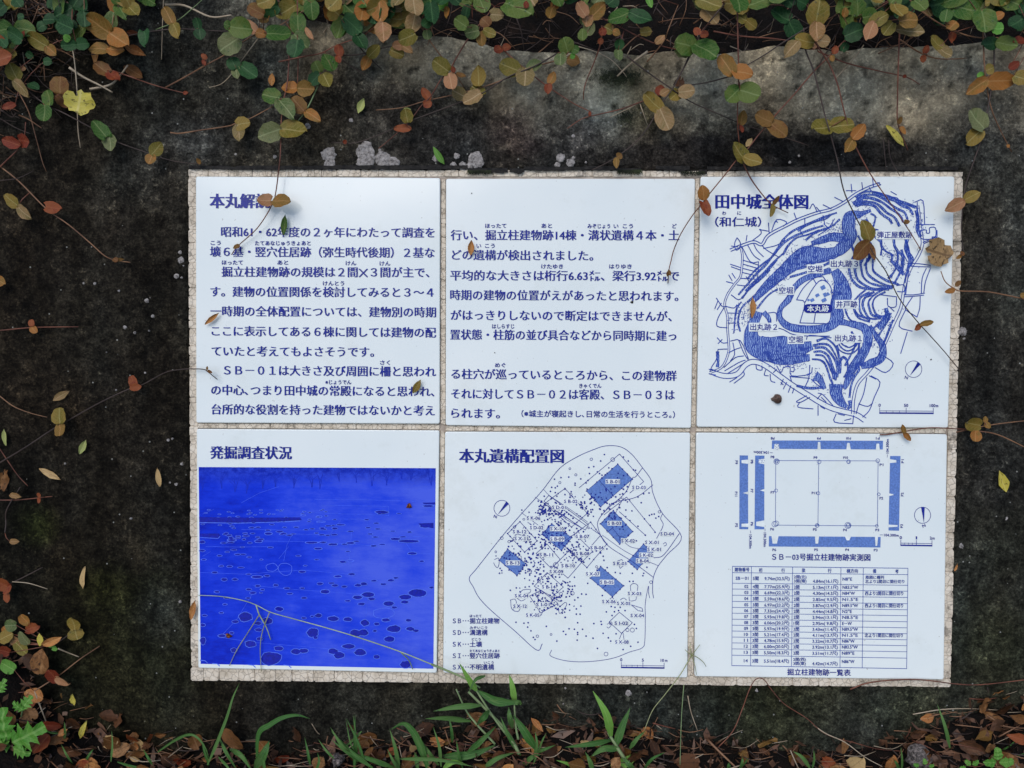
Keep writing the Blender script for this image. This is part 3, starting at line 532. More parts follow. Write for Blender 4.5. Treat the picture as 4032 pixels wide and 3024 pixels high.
for p in [[(1080, 150), (1100, 175), (1200, 200), (1280, 240), (1365, 270)], [(1310, 610), (1380, 612), (1450, 622)], [(1310, 625), (1350, 628), (1450, 632)], [(1290, 800), (1350, 800), (1415, 790)], [(1295, 812), (1360, 808), (1410, 802)], [(1410, 490), (1490, 455)], [(1405, 482), (1485, 450)],
          [(1450, 640), (1420, 720), (1410, 790)], [(1425, 640), (1400, 700), (1395, 790)], [(1320, 640), (1310, 720), (1300, 800)], [(1340, 815), (1310, 860), (1300, 890), (1370, 935)], [(1388, 810), (1385, 880), (1370, 930)], [(1300, 890), (1260, 990), (1340, 1020)], [(1310, 1025), (1290, 1090), (1270, 1155)],
          [(1160, 1165), (1225, 1215), (1180, 1270), (1115, 1240)], [(1090, 1290), (1145, 1330), (1110, 1420), (1080, 1500), (1040, 1540)], [(1080, 1290), (1120, 1310)], [(1065, 1300), (1045, 1400), (1015, 1470), (1000, 1520)], [(1015, 1460), (1070, 1475), (1100, 1455)],
          [(1380, 375), (1445, 375)], [(1450, 375), (1475, 375)], [(1355, 240), (1405, 232), (1415, 370)], [(1370, 240), (1375, 375)], [(1390, 410), (1425, 408), (1425, 425), (1445, 425), (1445, 395), (1480, 395), (1482, 445), (1460, 450), (1460, 462), (1395, 460), (1390, 410)], [(1490, 410), (1490, 460)],
          [(280, 455), (265, 490), (275, 530), (300, 510), (298, 480), (280, 455)], [(340, 440), (335, 475)], [(245, 505), (285, 510)], [(470, 365), (475, 430)], [(490, 410), (520, 345), (580, 360), (560, 385)], [(498, 385), (515, 355), (525, 362)], [(418, 402), (425, 430), (375, 470)], [(415, 405), (470, 415)], [(625, 305), (640, 345)], [(720, 280), (740, 250), (765, 300)], [(760, 270), (785, 300)], [(800, 255), (850, 280)], [(870, 210), (920, 235)], [(940, 170), (1000, 170)], [(970, 130), (975, 180)], [(1035, 120), (1040, 165)], [(1100, 95), (1105, 145)], [(1130, 120), (1150, 135)], [(1210, 175), (1245, 195)], [(1200, 205), (1250, 215), (1255, 235)],
          [(310, 510), (360, 600), (410, 600)], [(345, 500), (380, 560), (420, 590)], [(380, 490), (400, 530), (440, 570)], [(430, 500), (460, 530), (530, 570)], [(440, 520), (520, 500), (570, 470)], [(410, 600), (400, 710), (350, 760)], [(315, 590), (410, 620)], [(318, 615), (405, 640)], [(315, 640), (400, 662)], [(312, 665), (398, 685)], [(300, 700), (390, 705)], [(335, 690), (350, 715)], [(280, 740), (340, 745), (360, 720)], [(245, 800), (290, 830), (330, 800)], [(215, 870), (260, 880), (280, 860)], [(225, 910), (290, 912)], [(225, 970), (275, 972)], [(240, 615), (300, 635)], [(245, 630), (300, 650)], [(250, 670), (270, 700)], [(230, 680), (250, 715)], [(215, 720), (255, 730)],
          [(155, 820), (190, 870), (215, 870)], [(165, 835), (145, 885)], [(185, 850), (160, 890)], [(200, 880), (165, 940), (160, 990), (220, 1000)], [(160, 1060), (190, 1090), (220, 1090)], [(165, 1095), (190, 1070)], [(165, 1130), (220, 1128)], [(165, 1130), (155, 1190), (130, 1230), (115, 1265)], [(110, 1250), (155, 1262)], [(115, 1280), (150, 1285)],
          [(240, 1080), (300, 1078), (350, 1190)], [(230, 1150), (270, 1130), (300, 1120)], [(255, 1090), (265, 1160), (240, 1200)], [(200, 1240), (270, 1180), (320, 1170)], [(205, 1260), (290, 1210), (330, 1195)], [(225, 1275), (320, 1215)], [(235, 1328), (280, 1300)], [(262, 1335), (320, 1290), (320, 1265)], [(290, 1075), (320, 1150), (345, 1190)],
          [(395, 1225), (400, 1250), (430, 1255), (430, 1230)], [(455, 1250), (445, 1285), (470, 1290)], [(480, 1280), (485, 1320), (510, 1330)], [(500, 1270), (520, 1250)], [(545, 1330), (560, 1345)], [(560, 1310), (545, 1345)], [(580, 1330), (560, 1370)], [(605, 1350), (590, 1390)], [(625, 1365), (615, 1395)], [(700, 1410), (640, 1445), (665, 1450), (720, 1420)], [(660, 1450), (650, 1480), (740, 1490)], [(770, 1470), (770, 1530)], [(785, 1475), (810, 1490)], [(880, 1520), (870, 1570), (980, 1580)], [(890, 1520), (930, 1530)], [(985, 1530), (980, 1580)], [(930, 1560), (970, 1550)],
          [(560, 1240), (600, 1235), (610, 1290), (720, 1280), (735, 1240)], [(600, 1290), (610, 1325)], [(600, 1295), (720, 1305)], [(720, 1225), (715, 1300), (690, 1360)], [(730, 1310), (760, 1340), (790, 1360)], [(770, 1395), (800, 1405), (860, 1470)], [(765, 1430), (790, 1400)], [(790, 1420), (820, 1450)], [(610, 1240), (625, 1240), (622, 1265), (607, 1262)], [(520, 1230), (545, 1270), (560, 1240)],
          [(640, 830), (690, 848), (660, 970)], [(640, 830), (680, 760), (745, 700), (800, 690)], [(690, 848), (740, 760), (790, 710), (840, 740), (855, 800), (850, 870)], [(755, 905), (745, 970)], [(660, 970), (840, 975)], [(740, 700), (760, 735)], [(800, 690), (830, 730)], [(560, 840), (600, 790)], [(470, 910), (515, 910), (520, 960)], [(520, 1000), (560, 1010), (640, 1045), (840, 1050)], [(700, 1070), (720, 1045), (850, 1060)], [(690, 340), (690, 385)], [(800, 320), (810, 370)], [(770, 440), (830, 400), (870, 340)], [(805, 370), (840, 405)], [(660, 400), (680, 440), (760, 420)],
          [(1050, 820), (1110, 800)], [(1190, 820), (1195, 870), (1240, 872), (1245, 815)], [(1150, 800), (1245, 812)], [(1200, 870), (1230, 900)], [(1170, 900), (1210, 920)], [(1165, 930), (1200, 945)], [(1220, 680), (1215, 700)], [(1290, 560), (1310, 600)], [(1245, 745), (1290, 740), (1290, 780), (1250, 780)]]:
    ln.line(smooth(p, 3) if len(p) > 2 else p, 5.4)
for k in range(1300):                                          # short ticks of the hachured banks
    a_ = random.choice([(1165, 960), (1120, 1080), (760, 460), (860, 420), (600, 610), (560, 660), (500, 720), (1040, 240), (1340, 280), (1380, 380), (880, 760), (930, 700), (650, 1210), (560, 1200), (470, 1170), (760, 1290), (880, 1370), (1230, 610), (1200, 560), (340, 900), (300, 960), (900, 400), (1040, 330), (1290, 640), (640, 540), (900, 880)])
    x, y = a_[0]+random.gauss(0, 34), a_[1]+random.gauss(0, 28); s = random.random()*3.1; ln.line([(x, y), (x+math.cos(s)*9, y+math.sin(s)*9)], 2.4)
ln.make('map_lines', M_ink2 if False else flat('map_line_print', (.022, .055, .33), var=.3, sc=200), t3); ha.make('map_hatching', M_hatch, t3)
wb = Ink('c', 2)
for (x0, x1, yc, s) in [(1128, 1340, 437, '弾正屋敷跡'), (848, 1012, 612, '出丸跡３'), (710, 795, 643, '空堀'), (535, 618, 773, '空堀'), (880, 1008, 857, '井戸跡'), (360, 522, 995, '出丸跡２'), (593, 677, 1070, '空堀'), (873, 1035, 1063, '出丸跡１')]:
    wb.poly([(x0-8, yc-26), (x1+8, yc-26), (x1+8, yc+27), (x0-8, yc+27)]); text('c', s, x0, x1, yc, 44, parent=t3, name='map_name', lay=3, bold=.04)
wb.each('name_ground', M_paleink, t3)
pil = Ink('c', 3); an = np.linspace(-math.pi/2, math.pi/2, 9)
pil.poly([(832+27*math.cos(q), 883+27*math.sin(q)) for q in an]+[(709-27*math.cos(q), 883-27*math.sin(q)) for q in an]); pil.make('name_plate', M_ink, t3)
text('c', '本丸跡', 705, 835, 883, 42, parent=t3, name='map_name', lay=4, mat=M_paleink, bold=.02)
sq = Ink('c', 1)
for (x, y, w_, h_) in [(800, 756, 28, 24), (766, 803, 24, 18), (812, 800, 20, 24), (735, 832, 24, 18), (806, 832, 30, 20), (830, 795, 14, 20), (712, 832, 14, 12)]:
    c_, s_ = math.cos(-.5), math.sin(-.5); sq.poly([(x+c_*i*w_/2-s_*j*h_/2, y+s_*i*w_/2+c_*j*h_/2) for i, j in ((-1, -1), (1, -1), (1, 1), (-1, 1))])
sq.each('building_mark', M_mid, t3)
def compass(z, x, y, r, ang, parent, nx, ny):
    k = Ink(z, 1); k.dot(x, y, r, 36, 3); c_, s_ = math.cos(ang), math.sin(ang)
    k.poly([(x+c_*r, y+s_*r), (x+math.cos(ang+.45)*r, y+math.sin(ang+.45)*r), (x-c_*r*.95, y-s_*r*.95)]); k.make('compass', M_ink, parent)
    text(z, 'N', nx, nx+18, ny, 26, parent=parent, rot=ang+math.pi/2-.25, name='compass_letter', bold=0)
compass('c', 1348, 1250, 50, -1.05, t3, 1296, 1298)
def scalebar(z, x0, xm, x1, y, labs, parent, dy=0):
    k = Ink(z, 1); s = (dy)/(x1-x0); Y = lambda x: y+(x-x0)*s
    k.line([(x0, Y(x0)), (x1, Y(x1))], 9); k.line([(x0, Y(x0)-13), (x1, Y(x1)-13)], 3)
    for x in (x0, xm, x1): k.line([(x, Y(x)-32), (x, Y(x)+3)], 3)
    for q in (.25, .5, .75): k.line([(x0+(xm-x0)*q, y-15), (x0+(xm-x0)*q, y)], 2)
    k.make('scale_bar', M_ink, parent)
    for (s_, a_, b_) in labs: text(z, s_, a_, b_, Y(a_)-47, 26, parent=parent, name='scale_number', bold=0)
scalebar('c', 1143, 1303, 1467, 1515, [('0', 1136, 1149), ('50', 1291, 1315), ('100', 1446, 1480), ('m', 1484, 1497)], t3, 2)

# --- tile 4: blue photograph
text('d', '発掘調査状況', 138, 638, 190, 86, 193, parent=t4, name='heading', bold=.075)
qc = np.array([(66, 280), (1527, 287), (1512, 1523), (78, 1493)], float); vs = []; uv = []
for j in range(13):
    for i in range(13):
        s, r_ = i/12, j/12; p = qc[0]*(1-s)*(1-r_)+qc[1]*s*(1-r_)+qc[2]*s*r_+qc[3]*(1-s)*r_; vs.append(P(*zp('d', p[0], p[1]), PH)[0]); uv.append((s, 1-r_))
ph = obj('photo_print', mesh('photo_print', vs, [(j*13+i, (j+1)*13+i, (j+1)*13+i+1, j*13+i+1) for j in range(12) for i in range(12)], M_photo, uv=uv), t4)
pit = Ink('d', 3); rim = Ink('d', 2); li = Ink('d', 1); soft = Ink('d', 1)
def pitmark(x, y, rx, ry, fill=1, rot=0):
    n_ = 14; an = np.linspace(0, 2*math.pi, n_, endpoint=False); k = 1+(rng.random(n_)-.5)*.22
    px = np.cos(an)*rx*k; py = np.sin(an)*ry*k; c_, s_ = math.cos(rot), math.sin(rot); p = np.stack([x+px*c_-py*s_, y+px*s_+py*c_], 1); cc_ = np.array([x, y])
    e = 2.5 if rx < 22 else 3.5
    rim.line(cc_+(p-cc_)*(1+e/max(rx, ry)), e if fill else 2.6, True)
    if fill: pit.poly(p)
for a_ in [(512, 1460, 62, 40), (355, 1203, 40, 27), (562, 1155, 24, 13), (488, 1228, 30, 19), (432, 1243, 19, 10), (292, 1233, 19, 9), (436, 1283, 20, 10), (270, 1302, 12, 7), (386, 1370, 32, 19), (441, 1338, 19, 9), (283, 1408, 18, 13), (560, 1397, 27, 14), (665, 1418, 30, 16), (712, 1412, 26, 13), (768, 1300, 34, 28), (785, 1330, 12, 9), (805, 1195, 20, 12), (765, 1200, 9, 5), (893, 1214, 32, 15), (713, 1210, 15, 6), (985, 1218, 26, 11), (1033, 1303, 32, 21), (1080, 1300, 28, 19), (1090, 1240, 24, 18), (1163, 1247, 15, 9), (1152, 1290, 11, 6), (1268, 1277, 38, 21), (1370, 1277, 24, 11), (1405, 1288, 18, 8), (1243, 1340, 30, 17), (990, 1385, 38, 15), (895, 1416, 30, 17), (932, 1440, 32, 19), (1062, 1422, 34, 20), (1163, 1450, 18, 12), (1342, 1496, 32, 21), (1358, 1224, 16, 8), (1220, 1222, 24, 10), (1237, 1122, 30, 14), (1272, 1145, 16, 7), (1418, 1057, 56, 25), (1338, 1081, 34, 15), (1336, 1112, 22, 10), (1110, 1066, 38, 16), (1045, 1083, 28, 11), (1130, 1092, 20, 8), (1068, 1124, 20, 8), (984, 1104, 16, 6), (845, 1048, 28, 11), (813, 998, 18, 8), (884, 995, 16, 5), (906, 1010, 18, 7), (962, 1017, 16, 6), (1047, 1008, 20, 8), (1083, 1000, 19, 9), (1203, 1002, 17, 6), (1146, 980, 17, 5), (1250, 978, 20, 7), (1280, 963, 14, 5), (924, 953, 22, 7), (704, 925, 20, 7), (608, 1027, 18, 6), (628, 1060, 16, 6), (541, 1008, 14, 7), (430, 1013, 15, 7), (400, 1055, 18, 8), (375, 1034, 16, 6), (458, 1035, 12, 5), (370, 1087, 14, 5), (704, 1026, 13, 5), (715, 1086, 18, 6), (239, 1086, 18, 6), (228, 1126, 12, 5), (178, 1049, 15, 6), (223, 973, 18, 9), (290, 972, 16, 7), (165, 930, 17, 6), (425, 957, 30, 8), (373, 940, 14, 4), (487, 950, 17, 6), (206, 1178, 13, 5), (103, 1195, 14, 6), (92, 1253, 14, 9), (92, 1350, 16, 22), (210, 1320, 22, 9), (1500, 1022, 14, 6), (450, 1055, 8, 3),
           (205, 890, 14, 5), (257, 892, 16, 6), (327, 899, 18, 4), (97, 850, 14, 4), (195, 826, 14, 5), (88, 795, 16, 6), (242, 803, 14, 4), (281, 790, 18, 5), (305, 818, 16, 5), (340, 818, 16, 4), (377, 835, 13, 4), (452, 850, 8, 3), (88, 742, 16, 9), (218, 748, 16, 5), (270, 730, 24, 6), (345, 725, 10, 5), (262, 743, 20, 5), (381, 747, 13, 5), (435, 737, 22, 7), (335, 773, 12, 3), (508, 775, 16, 4), (495, 690, 22, 7), (430, 712, 12, 4), (352, 688, 13, 4), (236, 688, 12, 5), (565, 678, 20, 5), (625, 700, 18, 4), (648, 692, 14, 3), (762, 745, 36, 6), (830, 744, 22, 4), (893, 756, 26, 6), (1003, 748, 24, 6), (965, 756, 16, 4), (1037, 737, 16, 4), (680, 827, 15, 4), (803, 782, 22, 6), (793, 850, 14, 3), (722, 887, 10, 3), (1143, 766, 17, 5), (1198, 757, 17, 4), (1155, 711, 16, 4), (1124, 692, 14, 4), (1277, 723, 28, 7), (1358, 737, 60, 9), (1382, 812, 26, 7), (1440, 860, 14, 5), (1325, 710, 18, 4), (1110, 653, 14, 4), (1170, 661, 16, 3), (1161, 626, 15, 4), (1262, 675, 16, 3), (1195, 558, 40, 9), (1100, 604, 14, 4), (1180, 568, 12, 3), (955, 864, 18, 7), (985, 800, 14, 3), (1008, 940, 20, 6), (1000, 676, 18, 4), (905, 658, 18, 6), (860, 700, 12, 4), (825, 697, 16, 4), (942, 635, 25, 4), (865, 642, 18, 4), (765, 660, 14, 3), (1365, 680, 14, 4), (1480, 520, 30, 6), (1300, 566, 14, 3), (1470, 642, 40, 12)]: pitmark(*a_)
for a_ in [(1205, 1180, 62, 32), (600, 908, 38, 34), (515, 898, 34, 22), (1000, 857, 20, 7), (710, 576, 14, 5), (810, 585, 16, 6), (820, 618, 24, 4)]: pitmark(*a_, fill=0)
for k in range(70):
    y = 540+random.random()**1.2*190; x = 90+random.random()*(820 if y < 700 else 420); r_ = 5+(y-500)*.05*random.uniform(.6, 1.4); pitmark(x, y, r_, r_*.28)
pit.poly([(68, 588), (420, 592), (690, 590), (700, 606), (560, 615), (300, 622), (70, 618)]); pit.poly([(72, 690), (190, 690), (196, 705), (185, 716), (74, 708)]); pit.poly([(1420, 628), (1512, 624), (1512, 656), (1440, 648)]); pit.poly([(1445, 500), (1524, 498), (1524, 510), (1455, 508)])
rim.line([(70, 622), (300, 626), (560, 619), (690, 612)], 4); rim.line([(72, 714), (186, 720), (198, 706)], 3)
for p in [[(75, 930), (350, 940), (700, 915), (1008, 941)], [(985, 760), (1008, 941)], [(1008, 680), (1003, 750)], [(430, 735), (720, 740), (1003, 755), (1150, 766)], [(1100, 604), (1145, 766)], [(800, 610), (950, 600), (1110, 604)], [(330, 665), (700, 668), (1000, 676)], [(560, 690), (830, 697), (870, 700)], [(870, 700), (905, 655), (940, 610)], [(820, 515), (1235, 522)], [(1235, 522), (1238, 578)], [(740, 560), (1000, 570), (1238, 578)], [(780, 480), (1100, 482), (1420, 492)], [(1320, 710), (1385, 812)], [(1320, 710), (1520, 706)], [(1385, 812), (1515, 816)], [(330, 500), (440, 440), (560, 400)], [(400, 1055), (300, 1220), (205, 1320)], [(205, 1330), (400, 1360), (700, 1385), (1075, 1420)], [(1110, 1060), (1095, 1200), (1075, 1440)], [(400, 1010), (600, 1030), (1110, 1066)], [(590, 860), (610, 760), (640, 700)], [(520, 770), (300, 773), (110, 770)], [(620, 770), (560, 845)], [(1450, 535), (1520, 590)], [(90, 830), (140, 800)], [(90, 570), (160, 540)]]: li.line(p, 2.0)
for k in range(16):                                          # bare trees along the edge of the dig
    x = 100+k*92+random.uniform(-25, 25); y = 400+random.uniform(-25, 20)+25*math.sin(k*.4)
    for q in range(5): soft.line([(x+random.uniform(-4, 4), y), (min(1505, x+random.uniform(-14, 14)), y-45), (min(1510, max(80, x+random.uniform(-38, 38))), max(292, y-random.uniform(60, 105)))], 2.2)
for (x, y, k_) in [(75, 1470, 1), (150, 1490, 1), (370, 1498, 1), (590, 1500, 1)]: rim.line([(x, y), (x+30, y+3), (x+45, y+16)], 5)
pit.each('pit_mark', M_pit, t4); rim.make('pit_rims', M_rim, t4); li.make('survey_strings', M_rim2, t4); soft.make('bare_trees', flat('photo_tree_print', (.002, .022, .48)), t4)

# --- tile 5: plan of the remains
text('e', '本丸遺構配置図', 140, 780, 210, 94, 213, parent=t5, name='heading', bold=.085)
ln = Ink('e', 1); fi = Ink('e', 0); wb = Ink('e', 2)
ln.curve([(650, 1370), (615, 1408), (480, 1290), (330, 1160), (260, 1085), (225, 1020), (200, 965), (250, 900), (400, 710), (520, 570), (650, 425), (755, 290), (860, 220), (960, 175), (1040, 150), (1130, 155), (1200, 200), (1268, 285), (1320, 360), (1332, 440), (1390, 565), (1508, 710), (1420, 820), (1365, 890), (1335, 960), (1330, 1040), (1336, 1088)], 3.6)
ln.curve([(707, 1408), (702, 1445), (800, 1475), (930, 1480), (1080, 1460), (1190, 1420), (1265, 1395), (1282, 1350), (1285, 1200), (1285, 1120), (1304, 1015), (1306, 1060), (1313, 1088)], 3.2)
for p, w_ in [([(1268, 285), (1225, 340), (1205, 350), (1160, 440), (1060, 530), (1000, 600), (995, 660), (1050, 760), (1200, 860), (1335, 960)], 2.6), ([(1332, 390), (1230, 465), (1090, 500), (1030, 560)], 2.6), ([(1390, 570), (1380, 600), (1395, 640), (1355, 720)], 2.6), ([(1495, 690), (1400, 820), (1340, 840)], 2.8),
              ([(1150, 470), (1080, 620), (1110, 690), (1190, 770), (1290, 790), (1340, 840)], 2), ([(660, 420), (700, 460), (820, 540), (930, 620)], 2), ([(520, 560), (600, 620), (640, 650)], 2), ([(605, 465), (700, 530), (810, 600), (900, 660)], 2), ([(1020, 700), (1180, 810), (1365, 888)], 2)]: ln.curve(p, w_*1.35)
RECT = [[(1115, 262), (1205, 355), (1010, 525), (923, 428)], [(1088, 548), (1208, 678), (1127, 755), (1008, 630)], [(708, 630), (832, 715), (768, 795), (648, 695)], [(436, 785), (548, 875), (494, 950), (384, 855)], [(1010, 893), (1152, 1012), (1082, 1080), (946, 965)], [(1274, 755), (1330, 805), (1235, 912), (1178, 862)]]
for r_ in RECT: fi.poly(r_); ln.line(r_, 2.4, True)
for r_ in [[(790, 412), (928, 565), (830, 650), (665, 505)], [(512, 617), (618, 735), (541, 805), (436, 690)], [(680, 755), (760, 850), (705, 905), (612, 812)], [(948, 620), (1048, 755), (925, 900), (770, 750)], [(820, 790), (895, 865), (808, 965), (722, 890)], [(680, 930), (780, 1020), (710, 1080), (600, 1015)], [(640, 1040), (747, 1120), (640, 1180), (572, 1075)], [(1125, 1175), (1205, 1240), (1138, 1305), (1062, 1235)], [(1126, 200), (1275, 370), (1190, 440)], [(1126, 200), (877, 408)], [(1170, 465), (1345, 680)], [(1125, 555), (1285, 700)], [(1170, 465), (1030, 575)], [(850, 690), (960, 800), (900, 860)], [(1000, 362), (1092, 462)], [(1085, 965), (1020, 1030)], [(1090, 650), (1052, 682)], [(690, 455), (935, 635), (915, 668), (800, 605), (660, 490), (690, 455)], [(740, 550), (900, 660)], [(760, 530), (920, 640)], [(1200, 1130), (1265, 1150), (1270, 1170), (1240, 1165), (1200, 1130)], [(1112, 860), (1140, 850), (1160, 880), (1130, 905), (1112, 860)], [(960, 665), (1010, 700), (870, 860)]]: ln.line(r_, 3.3, len(r_) == 4)
for (x, y, r_) in [(952, 232, 8), (1084, 234, 12), (820, 290, 6), (857, 328, 7), (758, 376, 7), (826, 450, 8), (1372, 556, 8), (536, 602, 6), (363, 803, 6), (478, 650, 8), (445, 740, 8), (400, 718, 9), (835, 1058, 12), (630, 985, 9), (1205, 1285, 13), (620, 1323, 8), (1043, 1433, 12), (704, 1312, 6), (1320, 990, 9), (870, 690, 9), (768, 748, 9), (712, 1092, 9), (730, 1080, 8), (733, 884, 16), (735, 905, 10), (510, 838, 12), (1175, 1285, 10), (936, 655, 6), (790, 415, 5), (928, 565, 6), (1136, 470, 5), (985, 895, 7), (995, 915, 10), (700, 665, 22), (665, 690, 14), (1140, 722, 16), (1240, 815, 14), (1310, 785, 14), (620, 1062, 10), (765, 1062, 10)]: ln.dot(x, y, r_, 11, 2.8)
for p in [[(355, 850), (380, 842), (384, 870), (375, 900), (360, 890), (350, 870)], [(452, 1100), (480, 1095), (490, 1120), (470, 1160), (500, 1170), (515, 1150)], [(455, 1100), (460, 1150), (480, 1170)], [(512, 1060), (530, 1038), (575, 1035), (572, 1055), (540, 1060)], [(490, 1085), (520, 1105), (545, 1095)], [(760, 1140), (790, 1115), (800, 1130), (770, 1175), (755, 1180), (750, 1155)], [(1195, 1045), (1195, 1010), (1215, 998), (1238, 1010), (1235, 1045)], [(1185, 1080), (1190, 1105), (1225, 1100), (1230, 1080)], [(1130, 1100), (1150, 1088), (1170, 1100)], [(1050, 1250), (1070, 1235), (1080, 1245), (1060, 1272), (1048, 1265)], [(1125, 1340), (1145, 1300), (1155, 1350)], [(1060, 1100), (1080, 1085), (1095, 1100)], [(530, 660), (540, 648), (550, 660)], [(470, 720), (490, 695), (520, 700)], [(560, 620), (590, 640), (600, 625)], [(630, 1165), (640, 1195), (655, 1165)], [(1395, 755), (1410, 745), (1415, 760), (1400, 768)]]: ln.curve(p, 3)
dots = [(1033, 203), (1010, 243), (967, 277), (937, 283), (941, 320), (990, 310), (1003, 320), (1018, 330), (1038, 328), (1060, 285), (1080, 290), (1150, 218), (1180, 243), (1212, 297), (1225, 300), (813, 342), (765, 345), (725, 355), (887, 353), (708, 405), (730, 408), (743, 398), (852, 380), (852, 392), (932, 362), (920, 378), (662, 460), (730, 438), (740, 460), (700, 430), (625, 490), (640, 517), (790, 450), (828, 432), (1275, 445), (1308, 440), (1170, 430), (1240, 465), (1260, 500), (1340, 570), (1280, 600), (1315, 640), (1345, 682), (1190, 610), (1240, 645), (1285, 700), (1165, 545), (1310, 578), (1325, 572), (1350, 595), (1368, 585), (488, 1237), (537, 1243), (563, 1240), (560, 1267), (580, 1290), (675, 1262), (740, 1353), (605, 1343), (595, 1330), (780, 1293), (795, 1312), (815, 1277), (848, 1280), (898, 1280), (868, 1300), (868, 1312), (868, 1240), (920, 1322), (963, 1335), (865, 1347), (1025, 1305), (990, 1398), (1105, 1308), (1057, 1333), (1072, 1353), (1068, 1247), (968, 1245), (1012, 1232), (1015, 1250), (860, 1155), (888, 1137), (860, 1187), (883, 1187), (850, 1100), (870, 1085), (920, 1065), (930, 997), (893, 1063), (820, 1015), (835, 1015), (850, 1013), (1040, 1010), (1020, 1072), (1188, 985), (1210, 985), (1240, 1360), (1195, 1385), (1148, 1405), (1218, 1250), (1230, 1275), (1045, 1173), (1075, 1140), (1080, 1195), (1095, 1172), (1120, 1165), (1160, 1165), (1130, 1145), (1098, 1145), (386, 935), (390, 905), (400, 918), (445, 915), (453, 1040), (490, 1025), (465, 735), (1295, 898), (1275, 935), (1270, 950), (1130, 935), (1100, 930), (1050, 900), (1038, 915), (1205, 935), (1230, 735), (1180, 700), (1025, 830), (1030, 855), (1048, 785), (1010, 810)]
for x, y in dots: ln.dot(x, y, 5.4, 7)
for (cx, cy, sx_, sy_, k) in [(700, 560, 60, 45, 55), (640, 740, 90, 50, 60), (590, 900, 50, 60, 45), (700, 1090, 75, 60, 80), (870, 790, 80, 60, 50), (930, 520, 70, 50, 30), (760, 650, 60, 40, 25), (690, 990, 90, 60, 40), (480, 840, 60, 50, 18), (1090, 600, 60, 60, 20), (1060, 480, 90, 60, 18), (1120, 390, 60, 70, 12), (640, 540, 20, 20, 12)]:
    for _ in range(int(k*1.5)): ln.dot(cx+random.gauss(0, sx_*.85), cy+random.gauss(0, sy_*.9), random.choice([4.4, 5.2, 6.2]), 6)
for r_ in RECT+[[(790, 412), (928, 565), (830, 650), (665, 505)], [(512, 617), (618, 735), (541, 805), (436, 690)], [(948, 620), (1048, 755), (925, 900), (770, 750)]]:
    r_ = np.array(r_, float)
    for i in range(4):
        for s in (0, .33, .66): p = r_[i]+(r_[(i+1) % 4]-r_[i])*s; ln.dot(*p, 5, 7)
ln.make('plan_lines', M_ink, t5); fi.each('plan_building', M_mid, t5)
for s, x, y in [('SB-01', 1043, 369), ('SB-02', 785, 491), ('SB-03', 1054, 626), ('SB-04,', 1230, 858), ('SB-05', 1007, 989), ('SB-06', 947, 777), ('SB-07', 857, 707), ('SB-08', 858, 813), ('SB-09', 700, 723), ('SB-10', 768, 888), ('SB-11', 633, 820), ('SB-12', 469, 678), ('SB-13', 427, 870), ('SB-14', 649, 1018), ('SD-01', 711, 528), ('SD-02', 574, 653), ('SD-03', 1205, 405), ('SD-04', 1379, 691), ('SK-01', 1299, 787), ('SK-02', 1249, 822), ('SK-03', 1087, 874), ('SK-04', 481, 1073), ('SK-05', 550, 1192), ('SK-06', 555, 594), ('SX-01', 1284, 744), ('SX-02', 1138, 734), ('SX-03', 1178, 1059), ('SX-04', 1195, 1195), ('SX-05', 1111, 1120), ('SX-06', 1020, 1109), ('SX-07', 920, 938), ('SX-08', 1100, 1358), ('SX-09', 696, 924), ('SX-10', 700, 660), ('SX-11', 479, 720), ('SX-12', 472, 1137), ('SI-01', 612, 1127), ('SI-02', 1096, 1242)]:
    wb.poly([(x-3, y-15), (x+86, y-14), (x+86, y+16), (x-3, y+15)]); text('e', s[0]+' '+s[1:], x, x+82, y, 29, y+1, parent=t5, name='plan_mark', bold=0, lay=3)
wb.each('mark_ground', M_paleink, t5)
for s, s2, x1, y, rb in [('ＳＢ･･･', '掘立柱建物', 385, 1228, ('ほったて', 203, 275, 1198, 19)), ('ＳＤ･･･', '溝遺構', 312, 1300, ('みぞいこう', 203, 310, 1270, 19)), ('ＳＫ･･･', '土壙', 278, 1372, ('どこう', 215, 270, 1342, 19)), ('ＳＩ･･･', '竪穴住居跡', 388, 1443, ('たてあなじゅうきょあと', 203, 388, 1413, 19)), ('ＳＸ･･･', '不明遺構', 352, 1513, ('いこう', 290, 350, 1485, 19))]:
    text('e', s, 98, 196, y, 38, parent=t5, name='legend_line', bold=.02); text('e', s2, 203, x1, y, 38, parent=t5, name='legend_line', rub=[rb], bold=.03)
compass('e', 401, 534, 49, -1.0, t5, 352, 582)
scalebar('e', 1137, 1270, 1401, 1515, [('0', 1130, 1143), ('5', 1264, 1276), ('10', 1380, 1400), ('m', 1407, 1421)], t5, 4)

